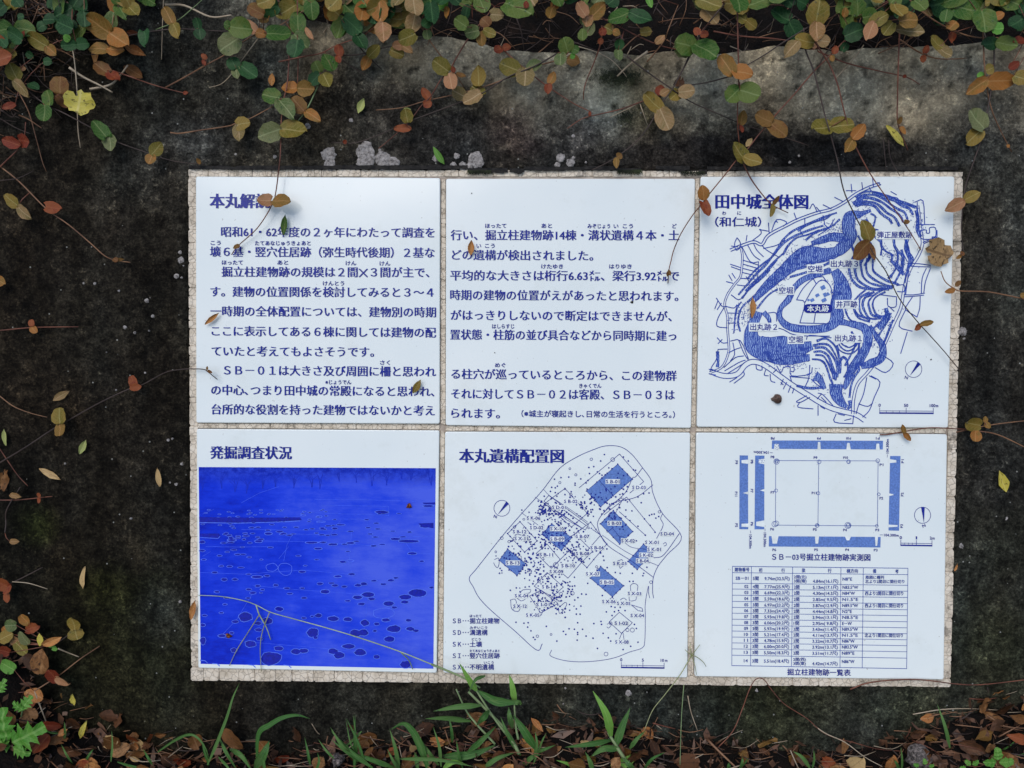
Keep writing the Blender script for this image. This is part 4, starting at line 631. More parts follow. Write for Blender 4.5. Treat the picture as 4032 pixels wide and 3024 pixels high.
# --- tile 6: post-hole drawing and table
ln = Ink('f', 1); fi = Ink('f', 0); wb = Ink('f', 1)
def cut(poly, notches):
    fi.poly(poly); ln.line(poly, 1.6, True)
    for nq in notches: wb.poly(nq)
fi.poly([(532, 116), (1217, 118), (1215, 172), (530, 168)]); fi.poly([(513, 706), (1202, 711), (1200, 776), (512, 770)]); fi.poly([(332, 208), (384, 209), (385, 664), (330, 663)]); fi.poly([(428, 209), (485, 210), (484, 664), (424, 664)]); fi.poly([(1260, 212), (1324, 212), (1315, 673), (1250, 671)])
for q in [[(548, 138), (572, 138), (578, 174), (544, 174)], [(815, 126), (829, 126), (832, 174), (812, 174)], [(995, 132), (1010, 132), (1018, 176), (990, 176)], [(1176, 136), (1192, 136), (1196, 176), (1172, 176)], [(344, 238), (388, 234), (388, 260), (344, 256)], [(352, 440), (388, 430), (388, 450)], [(344, 630), (388, 628), (388, 650), (344, 648)], [(450, 234), (488, 228), (488, 264), (450, 256)], [(458, 424), (487, 415), (487, 432)], [(434, 618), (487, 608), (487, 650), (434, 642)], [(1250, 230), (1298, 238), (1298, 252), (1250, 256)], [(1248, 442), (1280, 447), (1280, 453), (1248, 460)], [(1248, 635), (1306, 638), (1306, 648), (1248, 652)], [(528, 702), (573, 702), (562, 752), (536, 752)], [(796, 704), (822, 704), (816, 752), (800, 752)], [(980, 705), (1020, 705), (1008, 732), (992, 732)], [(1166, 706), (1186, 706), (1180, 766), (1170, 766)]]: wb.poly(q)
for r_ in [[(555, 240), (1186, 242), (1182, 643), (553, 638)]]: ln.line(r_, 2.8, True)
ln.line([(820, 242), (815, 640)], 2.8)
for (x, y, r_) in [(560, 246, 17), (560, 244, 11), (558, 248, 7), (822, 248, 12), (1004, 247, 12), (1002, 249, 8), (1184, 241, 12), (557, 425, 10), (817, 442, 10), (1190, 448, 9), (548, 632, 17), (558, 628, 16), (810, 640, 12), (812, 642, 9), (1000, 640, 19), (1002, 640, 13), (1001, 636, 9), (1178, 643, 9), (562, 150, 9), (562, 165, 8), (460, 245, 9), (478, 244, 8)]: ln.dot(x, y, r_, 13, 2.6)
TX = [[288, 892], [405, 894], [659, 896], [957, 900], [1095, 902], [1370, 906]]; TB = [284, 400, 652, 951, 1088, 1362]
ys = [892, 931, 996, 1032, 1070, 1108, 1145, 1181, 1218, 1255, 1291, 1328, 1364, 1401, 1440, 1504]
for i, y in enumerate(ys):
    s = (y-892)/612; xl = 288-4*s; xr = 1370-8*s; ln.line([(xl, y), (xr, y+12+7*s)], 3.0 if 0 < i < 15 else 3.6)
for (xt, yt), xb in zip(TX, TB): ln.line([(xt, yt), (xb, 1504+(xb-284)/1078*19)], 3.0)
ln.make('drawing_lines', flat('drawing_line_print', (.04, .085, .36)), t6); fi.each('section_bar', M_mid, t6); wb.each('post_hole_notch', M_paleink, t6)
text('f', 'ＳＢ－03号掘立柱建物跡実測図', 532, 1138, 833, 46, 838, parent=t6, name='caption', bold=.02)
text('f', '掘立柱建物跡一覧表', 626, 1016, 1543, 44, 1548, parent=t6, name='caption', bold=.03)
M_tab = flat('table_print', (.028, .06, .30))
tt = lambda s, x0, x1, y, em=27: text('f', s, x0, x1, y+(x0-288)/1082*13, em, parent=t6, name='table_entry', bold=0, mat=M_tab)
tt('建物番号', 302, 392, 912); tt('桁', 452, 473, 914); tt('行', 590, 611, 914); tt('梁', 716, 737, 912); tt('行', 877, 898, 912); tt('棟方向', 992, 1061, 912); tt('備', 1154, 1174, 911); tt('考', 1292, 1312, 911)
RW = [('SB－01', '5間', '9.74m(32.5尺)', None, '4.84m(16.1尺)', 'N8°E', None), ('02', '4間', '7.77m(25.9尺)', '2間', '5.13m(17.1尺)', 'N83.5°W', ''), ('03', '3間', '6.69m(22.3尺)', '2間', '4.30m(14.3尺)', 'N84°W', '西より2間目に間仕切り'), ('04', '3間', '5.59m(18.6尺)', '2間', '2.85m( 9.5尺)', 'N1.5°E', ''), ('05', '3間', '6.97m(23.2尺)', '2間', '3.87m(12.9尺)', 'N89.5°W', '西より1間目に間仕切り'), ('06', '3間', '7.33m(24.4尺)', '2間', '4.44m(14.8尺)', 'N2°E', ''), ('07', '3間', '5.93m(19.8尺)', '2間', '3.94m(13.1尺)', 'N8.5°E', ''), ('08', '3間', '6.06m(20.2尺)', '1間', '2.95m( 9.8尺)', 'E－W', ''), ('09', '3間', '5.97m(19.9尺)', '2間', '3.43m(11.4尺)', 'N89.5°W', ''), ('10', '3間', '5.21m(17.4尺)', '2間', '4.11m(13.7尺)', 'N1.5°E', '北より1間目に間仕切り'), ('11', '3間', '4.78m(15.9尺)', '2間', '3.22m(10.7尺)', 'N86°W', ''), ('12', '3間', '6.00m(20.0尺)', '2間', '3.92m(13.1尺)', 'N83.5°W', ''), ('13', '3間', '5.50m(18.3尺)', '2間', '3.51m(11.7尺)', 'N89°E', ''), ('14', '3間', '5.51m(18.4尺)', None, '4.42m(14.7尺)', 'N86°W', '')]
for i, r_ in enumerate(RW):
    y = (ys[i+1]+ys[i+2])/2+1; s = (y-892)/612; dx = -5*s; w_ = 78 if i == 0 else 24; dd = 14 if r_[3] is None else 0
    tt(r_[0], 387-w_+dx, 387+dx, y); tt(r_[1], 415+dx, 450+dx, y); tt(r_[2], 487+dx, 641+dx, y)
    if r_[3]: tt(r_[3], 668+dx, 702+dx, y)
    else: a_, b_ = ('2間(北)', '3間(南)') if i == 0 else ('2間(西)', '3間(東)'); tt(a_, 668+dx, 745+dx, y-12, 24); tt(b_, 668+dx, 745+dx, y+13, 24)
    tt(r_[4], 785+dx, 941+dx, y+dd*.9); tt(r_[5], 968+dx, 968+dx+(58 if len(r_[5]) < 5 else 76 if len(r_[5]) < 6 else 96), y-2)
    if r_[6]: tt(r_[6], 1107+dx, 1342+dx, y-3)
tt('周囲に柵列', 1108, 1222, 950, 24); tt('北より2間目に間仕切り', 1107, 1348, 976, 24)
for s, x, y, rt in [('P8', 547, 103, math.pi), ('P9', 832, 103, math.pi), ('P10', 1018, 103, math.pi), ('P1', 1195, 103, math.pi), ('P8', 524, 218, 0), ('P9', 789, 222, 0), ('P10', 972, 222, 0), ('P1', 1196, 266, 0), ('P7', 524, 436, 0), ('P11', 777, 440, 0), ('P2', 1195, 472, 0), ('P6', 522, 663, 0), ('P5', 785, 665, 0), ('P4', 971, 668, 0), ('P3', 1170, 668, 0), ('P6', 535, 790, 0), ('P5', 793, 790, 0), ('P4', 985, 790, 0), ('P3', 1160, 792, 0),
                    ('P9', 313, 240, 1.57), ('P11', 311, 432, 1.57), ('P5', 313, 628, 1.57), ('P8', 408, 236, 1.57), ('P7', 408, 415, 1.57), ('P6', 408, 620, 1.57), ('P1', 1337, 255, -1.57), ('P2', 1335, 460, -1.57), ('P3', 1331, 655, -1.57)]:
    text('f', s, x, x+(22 if len(s) == 2 else 28), y, 22, parent=t6, rot=rt, name='post_hole_mark', bold=0)
for s, x, y, L, rt in [('－104.300m', 1197, 698, 116, .02), ('－104.300m', 536, 192, 116, math.pi+.02), ('－104.300m', 400, 672, 110, 1.57), ('－104.300m', 489, 660, 112, 1.57), ('－104.300m', 1243, 220, 112, -1.57)]:
    text('f', s, x, x+L, y, 23, parent=t6, rot=rt, name='height_mark', bold=0)
compass('f', 1460, 577, 50, -1.75, t6, 1460, 645)
scalebar('f', 1326, 1422, 1518, 762, [('0', 1319, 1333), ('1', 1419, 1426), ('2m', 1505, 1534)], t6, 3)
COL.objects.unlink(fo); bpy.data.objects.remove(fo)

# ------------------------------------------------------------------ leaves and stems
def leafmesh(kind, seed):
    rr = random.Random(seed); NX, NY = 5, 10; vs = []; uv = []
    fold = rr.uniform(.02, .26); curl = rr.uniform(-.32, .28); tw = rr.uniform(-.22, .22)
    for j in range(NY):
        y = .5-.5*math.cos(math.pi*j/(NY-1)); el = math.sqrt(max(0, 1-(2*y-1)**2))
        if kind == 'round': w_ = el**.92*(1.04-.10*y); bx = -.05
        elif kind == 'ovate': w_ = el*(1.14-.42*y**1.6)*(1-.35*max(0, y-.75)); bx = -.03
        elif kind == 'narrow': w_ = math.sin(math.pi*(y*.96+.03)**.95)**1.1; bx = 0
        else: w_ = (el**.8)*(1.16-.5*y)*(1-.4*max(0, y-.7)); bx = -.10
        for i in range(NX):
            x = i/(NX-1)*2-1; X = x*w_*.5*(1+.05*math.sin(y*19+seed)); yb = y+bx*abs(x)*(1-y)**3*2
            if y == 0 and kind in ('round', 'heart'): X = x*.20; yb = bx*abs(x)
            z = fold*abs(x)**1.3*w_*.5+curl*(y-.4)**2+tw*x*(y-.3)*.6+.025*math.sin(x*5+y*9+seed)
            vs.append((X, yb, z)); uv.append((x*.5*max(w_, .1)+.5, y))
    f = [(j*NX+i, j*NX+i+1, (j+1)*NX+i+1, (j+1)*NX+i) for j in range(NY-1) for i in range(NX-1)]
    return mesh('leaf_'+kind, vs, f, LM['g'], True, world=True, uv=uv)
LMESH = {k: [leafmesh(k, s) for s in range(n_)] for k, n_ in (('round', 12), ('ovate', 12), ('narrow', 7), ('heart', 5))}
def ragged(seed):                                            # a broad leaf with bites and curled rims
    rr = random.Random(seed); vs = [(0, .45, 0)]; uv = [(.5, .45)]; n_ = 22
    for q in (.5, 1.):
        for i in range(n_):
            an = i/n_*2*math.pi; k = (1+.09*math.sin(an*3+seed)+rr.uniform(-.16, .08)-.16*abs(math.cos(an*.5))**8) if q == 1 else 1
            x, y = math.sin(an)*.5*q*k, .48-math.cos(an)*.52*q*k; vs.append((x, y, .05*math.sin(an*3+seed)*q+(rr.uniform(0, .12) if q == 1 else 0))); uv.append((x*.8+.5, y))
    f = [(0, 1+(i+1) % n_, 1+i) for i in range(n_)]+[(1+i, 1+(i+1) % n_, 1+n_+(i+1) % n_, 1+n_+i) for i in range(n_) if rr.random() > .10]
    return mesh('leaf_ragged', vs, f, LM['g'], True, world=True, uv=uv)
LMESH['ragged'] = [ragged(s) for s in range(3)]
def place(o, p, tip, width, roll=0., thick=1.):              # p, tip in slab coordinates
    p = np.array(p, float); tip = np.array(tip, float); L = np.linalg.norm(tip-p); y = (tip-p)/L
    nrm = np.array([0, 0, 1.])+np.array([random.uniform(-.3, .3), random.uniform(-.25, .25), 0])+roll*np.array([y[1], -y[0], 0]); z = nrm-y*np.dot(nrm, y); z /= np.linalg.norm(z); x = np.cross(y, z)
    Mx = B3 @ np.stack([x*width, y*L, z*L*thick], 1); c_ = W(p)[0]
    o.matrix_world = Matrix([[*Mx[0], c_[0]], [*Mx[1], c_[1]], [*Mx[2], c_[2]], [0, 0, 0, 1]])
def leafobj(kind, mk, parent=None, name='leaf', **kw):
    o = obj(name, random.choice(LMESH[kind]), parent, **kw); o.material_slots[0].link = 'OBJECT'; o.material_slots[0].material = LM[mk]; return o
def tube(pts, r, n_=5, taper=.6):
    pts = np.asarray(pts, float); m_ = len(pts); d = np.gradient(pts, axis=0); d /= np.linalg.norm(d, axis=1)[:, None]+1e-12
    up = np.array([.13, .21, 1.]); vs = []
    for i in range(m_):
        a_ = np.cross(d[i], up); a_ /= np.linalg.norm(a_)+1e-9; b_ = np.cross(d[i], a_); rr = r*(1-(1-taper)*i/(m_-1))
        for k in range(n_): s = 2*math.pi*k/n_; vs.append(pts[i]+(a_*math.cos(s)+b_*math.sin(s))*rr)
    f = [(i*n_+k, i*n_+(k+1) % n_, (i+1)*n_+(k+1) % n_, (i+1)*n_+k) for i in range(m_-1) for k in range(n_)]
    f += [tuple(range(n_))[::-1], tuple(range((m_-1)*n_, m_*n_))]
    return vs, f
def tubemesh(name, pts, r, mat, **k):
    v, f = tube(pts, r, **k); return mesh(name, v, f, mat, True)
def lastpath(z, p, h0, h1, wob=.0025, n_=5):
    p = smooth(p, n_) if len(p) > 2 else np.array([p[0], np.mean(p, 0), p[1]], float); u, v = zp(z, p[:, 0], p[:, 1]); t_ = np.linspace(0, 1, len(p))
    h = h0+(h1-h0)*t_+(vnoise(t_*len(p), t_*0+random.random()*99, 4, 3)-.5)*2*wob
    return P(u, v, np.maximum(h, .0045))

# (view, colour of stem, [points], height start, height end, label)
ST = [
 ('1', 'k', [(-80, 420), (100, 510), (270, 640), (410, 710), (560, 790), (640, 830), (720, 880), (900, 945), (1050, 995), (1170, 1015), (1275, 1022)], .03, .008, 'creeper running down to the upper left corner of the mortar frame'),
 ('1', 'b', [(-40, 1005), (0, 1035), (120, 1130), (290, 1300), (430, 1400), (560, 1510), (650, 1590), (720, 1620), (810, 1632)], .02, .008, 'bare brown creeper tip with one red heart leaf on the dark slab'),
 ('1', 'r', [(1850, -60), (1852, 200), (1855, 380), (1850, 550)], .05, .02, 'creeper hanging straight above the paired orange leaves over the first tile'),
 ('1', 'r', [(1800, 300), (1790, 500), (1760, 650), (1748, 800), (1745, 950), (1735, 1050), (1715, 1200), (1690, 1280), (1600, 1420), (1480, 1530), (1440, 1585)], .03, .010, 'creeper hanging over the heading of the first tile with two orange leaves'),
 ('1', 'g', [(2000, 480), (1930, 640), (1880, 720), (1810, 800)], .03, .02, 'short greenish creeper shoot joining the large paired leaves above the first tile'),
 ('1', 'b', [(1060, 825), (1120, 830), (1250, 810), (1420, 785), (1460, 770), (1550, 740), (1700, 660)], .008, .02, 'creeper shoot creeping left across the dark slab above the first tile'),
 ('1', 'b', [(120, 580), (180, 700), (230, 880), (265, 1010), (290, 1070)], .02, .006, 'thin leafless twig pointing down beside the green leaf pair'),
 ('1', 'w', [(400, -40), (430, 200), (460, 350), (475, 500), (480, 600), (485, 800), (500, 920)], .03, .01, 'pale stem running behind the ragged yellow leaf'),
 ('1', 'r', [(700, 440), (790, 470), (900, 510), (1030, 550), (1160, 582)], .02, .006, 'creeper with a brown and a red leaf on the upper left of the slab'),
 ('1', 'w', [(1620, 220), (1500, 380), (1450, 450), (1380, 520), (1300, 545)], .03, .006, 'pale forked twig beside the blue green leaf pair'),
 ('1', 'b', [(1030, 545), (1150, 480), (1290, 400), (1400, 340), (1560, 230), (1700, 180), (1900, 60)], .008, .04, 'long creeper stem slanting up under the wet green leaves'),
 ('1', 'w', [(1020, -40), (1015, 60), (1010, 180), (1005, 370)], .02, .006, 'pale rootlet hanging straight down at the top left'),
 ('1', 'g', [(970, 185), (1100, 130), (1200, 50), (1290, -30)], .012, .03, 'slender green stem crossing the pale rootlet'),
 ('1', 'w', [(1030, 30), (1150, 35), (1310, 105), (1440, 95)], .02, .03, 'straw coloured stick lying behind the gold leaf pair'),
 ('1', 'k', [(500, 250), (700, 240), (920, 200), (1100, 180), (1300, 190), (1500, 200)], .02, .03, 'dark creeper stem running level across the top left'),
 ('1', 'w', [(430, 420), (520, 480), (620, 530), (700, 575)], .02, .008, 'short pale broken stick beside the ragged yellow leaf'),
 ('1', 'w', [(560, 555), (680, 530), (740, 480), (795, 405)], .008, .014, 'curved pale stick crossing the broken stick'),
 ('1', 'r', [(1735, 385), (1900, 350), (2000, 330), (2100, 280), (2260, 225)], .03, .04, 'red creeper stem with small red leaf pair above the first tile'),
 ('1', 'r', [(-20, 1060), (40, 1000), (110, 930), (150, 860), (160, 760)], .02, .03, 'red creeper with a two lobed red leaf at the left edge'),
 ('2', 'k', [(100, 200), (180, 320), (295, 432)], .03, .008, 'short dark creeper with olive and orange leaves left of the top edge'),
 ('2', 'k', [(0, 345), (150, 340), (300, 300), (450, 270)], .02, .03, 'dark creeper stem level with two small pinkish leaves'),
 ('2', 'k', [(40, 370), (150, 440), (240, 495)], .02, .006, 'short dark bare twig slanting down on the grey concrete'),
 ('2', 'b', [(530, 150), (620, 290), (700, 390), (740, 440), (780, 500), (810, 550)], .05, .012, 'brown creeper stem going down from the tan leaves to the olive cluster'),
 ('2', 'r', [(1000, 40), (880, 180), (820, 260), (760, 360), (720, 430), (660, 500), (600, 600), (540, 660), (480, 740), (400, 820), (330, 880), (275, 925)], .05, .008, 'long red creeper stem ending beside the big grey lichen patches'),
 ('2', 'b', [(1420, 370), (1330, 390), (1200, 430), (1090, 480), (960, 530), (860, 560), (740, 590), (560, 630), (420, 670), (260, 685)], .03, .008, 'brown creeper stem with a red leaf near its bare left tip'),
 ('2', 'k', [(1390, 330), (1250, 410), (1100, 470), (1000, 530), (920, 580), (800, 630), (640, 690), (480, 750), (370, 800), (250, 850), (120, 890), (-20, 885)], .035, .008, 'dark creeper stem running left over the lichen to the small red leaf'),
 ('2', 'r', [(1030, 290), (1150, 400), (1250, 480), (1330, 540), (1420, 600), (1500, 650), (1595, 695)], .03, .010, 'creeper with three round olive leaves above the second tile'),
 ('2', 'r', [(1665, 160), (1660, 260), (1620, 380), (1570, 500), (1552, 570), (1550, 620)], .04, .006, 'straight red leafless shoot hanging on the mossy concrete'),
 ('2', 'r', [(2120, 560), (2050, 590), (1920, 630), (1780, 680), (1650, 710), (1540, 740), (1450, 800)], .02, .008, 'red creeper tip pointing left under the moss patch'),
 ('2', 'r', [(1640, 100), (1780, 170), (1900, 230), (2050, 290), (2230, 325)], .05, .04, 'red creeper stem arching over the dark hollow'),
 ('2', 'k', [(2260, 260), (2150, 470), (2100, 560), (2040, 640), (1960, 780), (1880, 880), (1780, 960), (1700, 1010), (1600, 1060)], .035, .009, 'creeper hanging to the top edge of the second tile with a rusty leaf'),
 ('2', 'w', [(1520, 290), (1620, 320), (1720, 370), (1790, 440), (1820, 480)], .03, .01, 'bent straw blade lying on the mossy concrete'),
 ('2', 'w', [(1950, 320), (1840, 400), (1760, 475)], .03, .01, 'straight pale stick crossing the bent straw blade'),
 ('2', 'w', [(1900, 640), (1950, 780)], .012, .006, 'short pale straw hanging from the red creeper tip'),
 ('2', 'w', [(1890, 645), (1800, 690), (1715, 730)], .012, .006, 'thin straw lying beside the red creeper tip'),
 ('2', 'b', [(1945, 385), (2010, 310), (2060, 240), (2080, 180), (2140, 30)], .02, .05, 'thick brown root with a broken end at the top edge of the slab'),
 ('2', 'k', [(1820, 350), (1950, 450), (2080, 540), (2212, 630), (2380, 705), (2545, 775), (2730, 832), (2950, 905)], .03, .008, 'dark creeper stem slanting right to a bare tip above the third tile'),
 ('3', 'r', [(425, -60), (432, 250), (437, 500), (430, 650), (430, 780), (440, 890)], .06, .015, 'creeper hanging straight down with orange then green leaf pairs above the third tile'),
 ('D', 'k', [(1736, 60), (1739, 104), (1756, 149), (1770, 201), (1784, 257), (1795, 295), (1809, 347), (1822, 410), (1843, 458), (1868, 507), (1885, 545), (1914, 587), (1942, 644), (1981, 694), (2010, 726), (2042, 762), (2078, 806)], .05, .012, 'longest dark creeper hanging right across the castle map to the border'),
 ('3', 'r', [(880, 200), (930, 290), (1000, 400), (1050, 520), (1080, 640), (1110, 760), (1150, 880), (1220, 1020), (1280, 1120), (1350, 1220), (1440, 1350), (1500, 1440), (1570, 1555)], .05, .012, 'red creeper hanging over the upper right of the castle map'),
 ('3', 'r', [(1130, 220), (1000, 350), (900, 450), (780, 590), (680, 700), (630, 760), (560, 840), (490, 930), (420, 1000), (350, 1090), (260, 1200), (215, 1260), (150, 1340), (80, 1450), (35, 1550), (15, 1627), (3, 1680), (-3, 1763)], .04, .010, 'long creeper slanting down across the gap between second and third tile'),
 ('3', 'k', [(900, 150), (720, 260), (600, 340), (480, 410)], .05, .03, 'dark creeper stem slanting down to the paired orange leaves'),
 ('3', 'k', [(400, 470), (250, 510), (100, 535)], .03, .02, 'short olive creeper stem joining the tan leaf pair'),
 ('3', 'r', [(455, 990), (500, 1090), (560, 1180), (640, 1270), (745, 1325)], .02, .012, 'fine creeper tip lying over the heading of the castle map'),
 ('3', 'r', [(930, 320), (1100, 390), (1300, 440), (1480, 480), (1565, 527)], .03, .008, 'red creeper stem running right over the grey concrete'),
 ('3', 'r', [(1440, 120), (1430, 400), (1425, 600), (1425, 760), (1460, 860), (1490, 935)], .05, .010, 'straight reddish creeper hanging beside the yellow fallen leaf'),
 ('3', 'b', [(1430, 240), (1550, 320), (1650, 360), (1750, 368), (1855, 362)], .04, .015, 'brown creeper shoot with a round olive leaf pair at upper right'),
 ('3', 'b', [(1460, -40), (1600, 90), (1750, 180), (1900, 230), (2050, 235), (2260, 248)], .06, .04, 'long tan stem arching across the upper right leaves'),
 ('3', 'b', [(1955, 150), (1965, 400), (1980, 540), (2010, 680), (2060, 800), (2135, 945)], .05, .008, 'creeper with the wide orange leaf pair near the right edge'),
 ('3', 'k', [(2022, 220), (2025, 400), (2000, 600), (1950, 850), (1900, 1000), (1850, 1150), (1832, 1260), (1822, 1400), (1826, 1480), (1835, 1570)], .04, .012, 'creeper hanging down the right border of the castle map tile'),
 ('3', 'w', [(1040, 490), (1120, 400), (1165, 350), (1215, 280)], .008, .03, 'knobbly yellow dead stem above the castle map'),
 ('3', 'r', [(280, 195), (450, 225), (650, 240), (800, 262)], .05, .04, 'red creeper stem lying level across the dark hollow'),
 ('3', 'k', [(350, 20), (230, 170), (150, 300), (90, 430), (30, 530)], .06, .025, 'dark creeper with two large green leaves hanging over the top edge'),
 ('3', 'k', [(1335, 860), (1345, 960), (1355, 1060)], .012, .008, 'short dark rootlet above the top border of the third tile'),
 ('3', 'k', [(1370, 870), (1380, 980), (1440, 1095)], .012, .008, 'short dark rootlet reaching the mortar frame above the map'),
 ('R', 'b', [(920, 800), (780, 770), (640, 745), (470, 740), (430, 725), (370, 680), (340, 610)], .02, .016, 'creeper tip reaching in from the right edge onto the map tile'),
 ('S', 'r', [(-40, 130), (0, 128), (100, 110), (200, 98), (350, 105), (380, 100)], .010, .014, 'red creeper tip lying along the gap under the castle map'),
 ('S', 'b', [(310, 118), (470, 85), (660, 62)], .010, .015, 'upper brown creeper stem running to the right edge below the map'),
 ('S', 'b', [(400, 112), (500, 130), (640, 195)], .012, .015, 'lower brown creeper stem sloping to the right edge'),
 ('L', 'k', [(-30, 1258), (0, 1240), (150, 1150), (300, 1050), (420, 980), (600, 880), (760, 805), (850, 775), (980, 705), (1060, 688), (1120, 683), (1207, 685), (1235, 700), (1291, 745)], .012, .012, 'creeper crossing the slab from the left onto the first tile'),
 ('L', 'r', [(-20, 457), (0, 455), (180, 438), (330, 434), (465, 433)], .012, .008, 'small red creeper shoot at the left edge beside the text tile'),
 ('L', 'b', [(-20, 830), (0, 845), (80, 905), (180, 945), (280, 970)], .010, .006, 'thin bare brown twig at the left edge above the round leaf pair'),
 ('L', 'r', [(-20, 1130), (0, 1160), (60, 1250), (110, 1320), (165, 1378)], .012, .006, 'reddish bare twig slanting down at the left edge'),
 ('L', 'r', [(-20, 1463), (120, 1460), (310, 1440)], .012, .008, 'creeper shoot with one small red pair low at the left edge'),
 ('L', 'k', [(30, 1659), (36, 1600), (40, 1520), (120, 1385)], .012, .012, 'dark upright twig low at the left edge'),
 ('4', 'k', [(-20, 550), (130, 480), (265, 410)], .012, .008, 'dark bare twig above the dead leaves at lower left'),
 ('4', 'w', [(75, 500), (180, 510), (295, 545)], .012, .006, 'pale thin twig with a hooked end at lower left'),
 ('4', 'k', [(340, 890), (400, 850), (465, 795)], .015, .010, 'stem of the round golden leaf pair at lower left'),
 ('4', 'b', [(215, 1180), (310, 1120), (385, 1070), (500, 980), (620, 900)], .025, .006, 'brown twig with a glossy red leaf pair at lower left'),
 ('4', 'w', [(360, 915), (420, 940), (492, 968)], .02, .008, 'short white stem with a tiny round green leaf'),
 ('4', 'w', [(215, 1180), (260, 1300), (300, 1400), (335, 1445)], .02, .02, 'pale knotty stick in the litter at lower left'),
 ('6', 'r', [(300, 1540), (400, 1430), (460, 1290), (500, 1180), (540, 1110), (590, 1105), (640, 1170), (720, 1260), (860, 1350), (980, 1450), (1150, 1500), (1300, 1540), (1460, 1555)], .02, .015, 'wiry red root looping up onto the bottom border'),
 ('6', 'r', [(1130, 1170), (1220, 1135), (1350, 1115), (1520, 1108), (1650, 1118), (1780, 1135), (1950, 1140), (2260, 1105)], .006, .015, 'wiry red stem lying along the bottom right border'),
 ('6', 'w', [(1520, 1325), (1700, 1295), (1880, 1290), (2070, 1300)], .005, .005, 'thin pale stalk stuck flat on the slab at lower right'),
 ('6', 'w', [(120, 1210), (140, 1310), (180, 1425)], .012, .01, 'short straw leaning on the slab below the last tile'),
 ('6', 'w', [(900, 1390), (980, 1445), (1100, 1500), (1220, 1590), (1330, 1650)], .012, .04, 'straw coloured stalk lying across the wiry root'),
 ('6', 'b', [(240, 1480), (330, 1570), (430, 1665)], .015, .04, 'short brown stick lying in the litter under the last tile'),
]
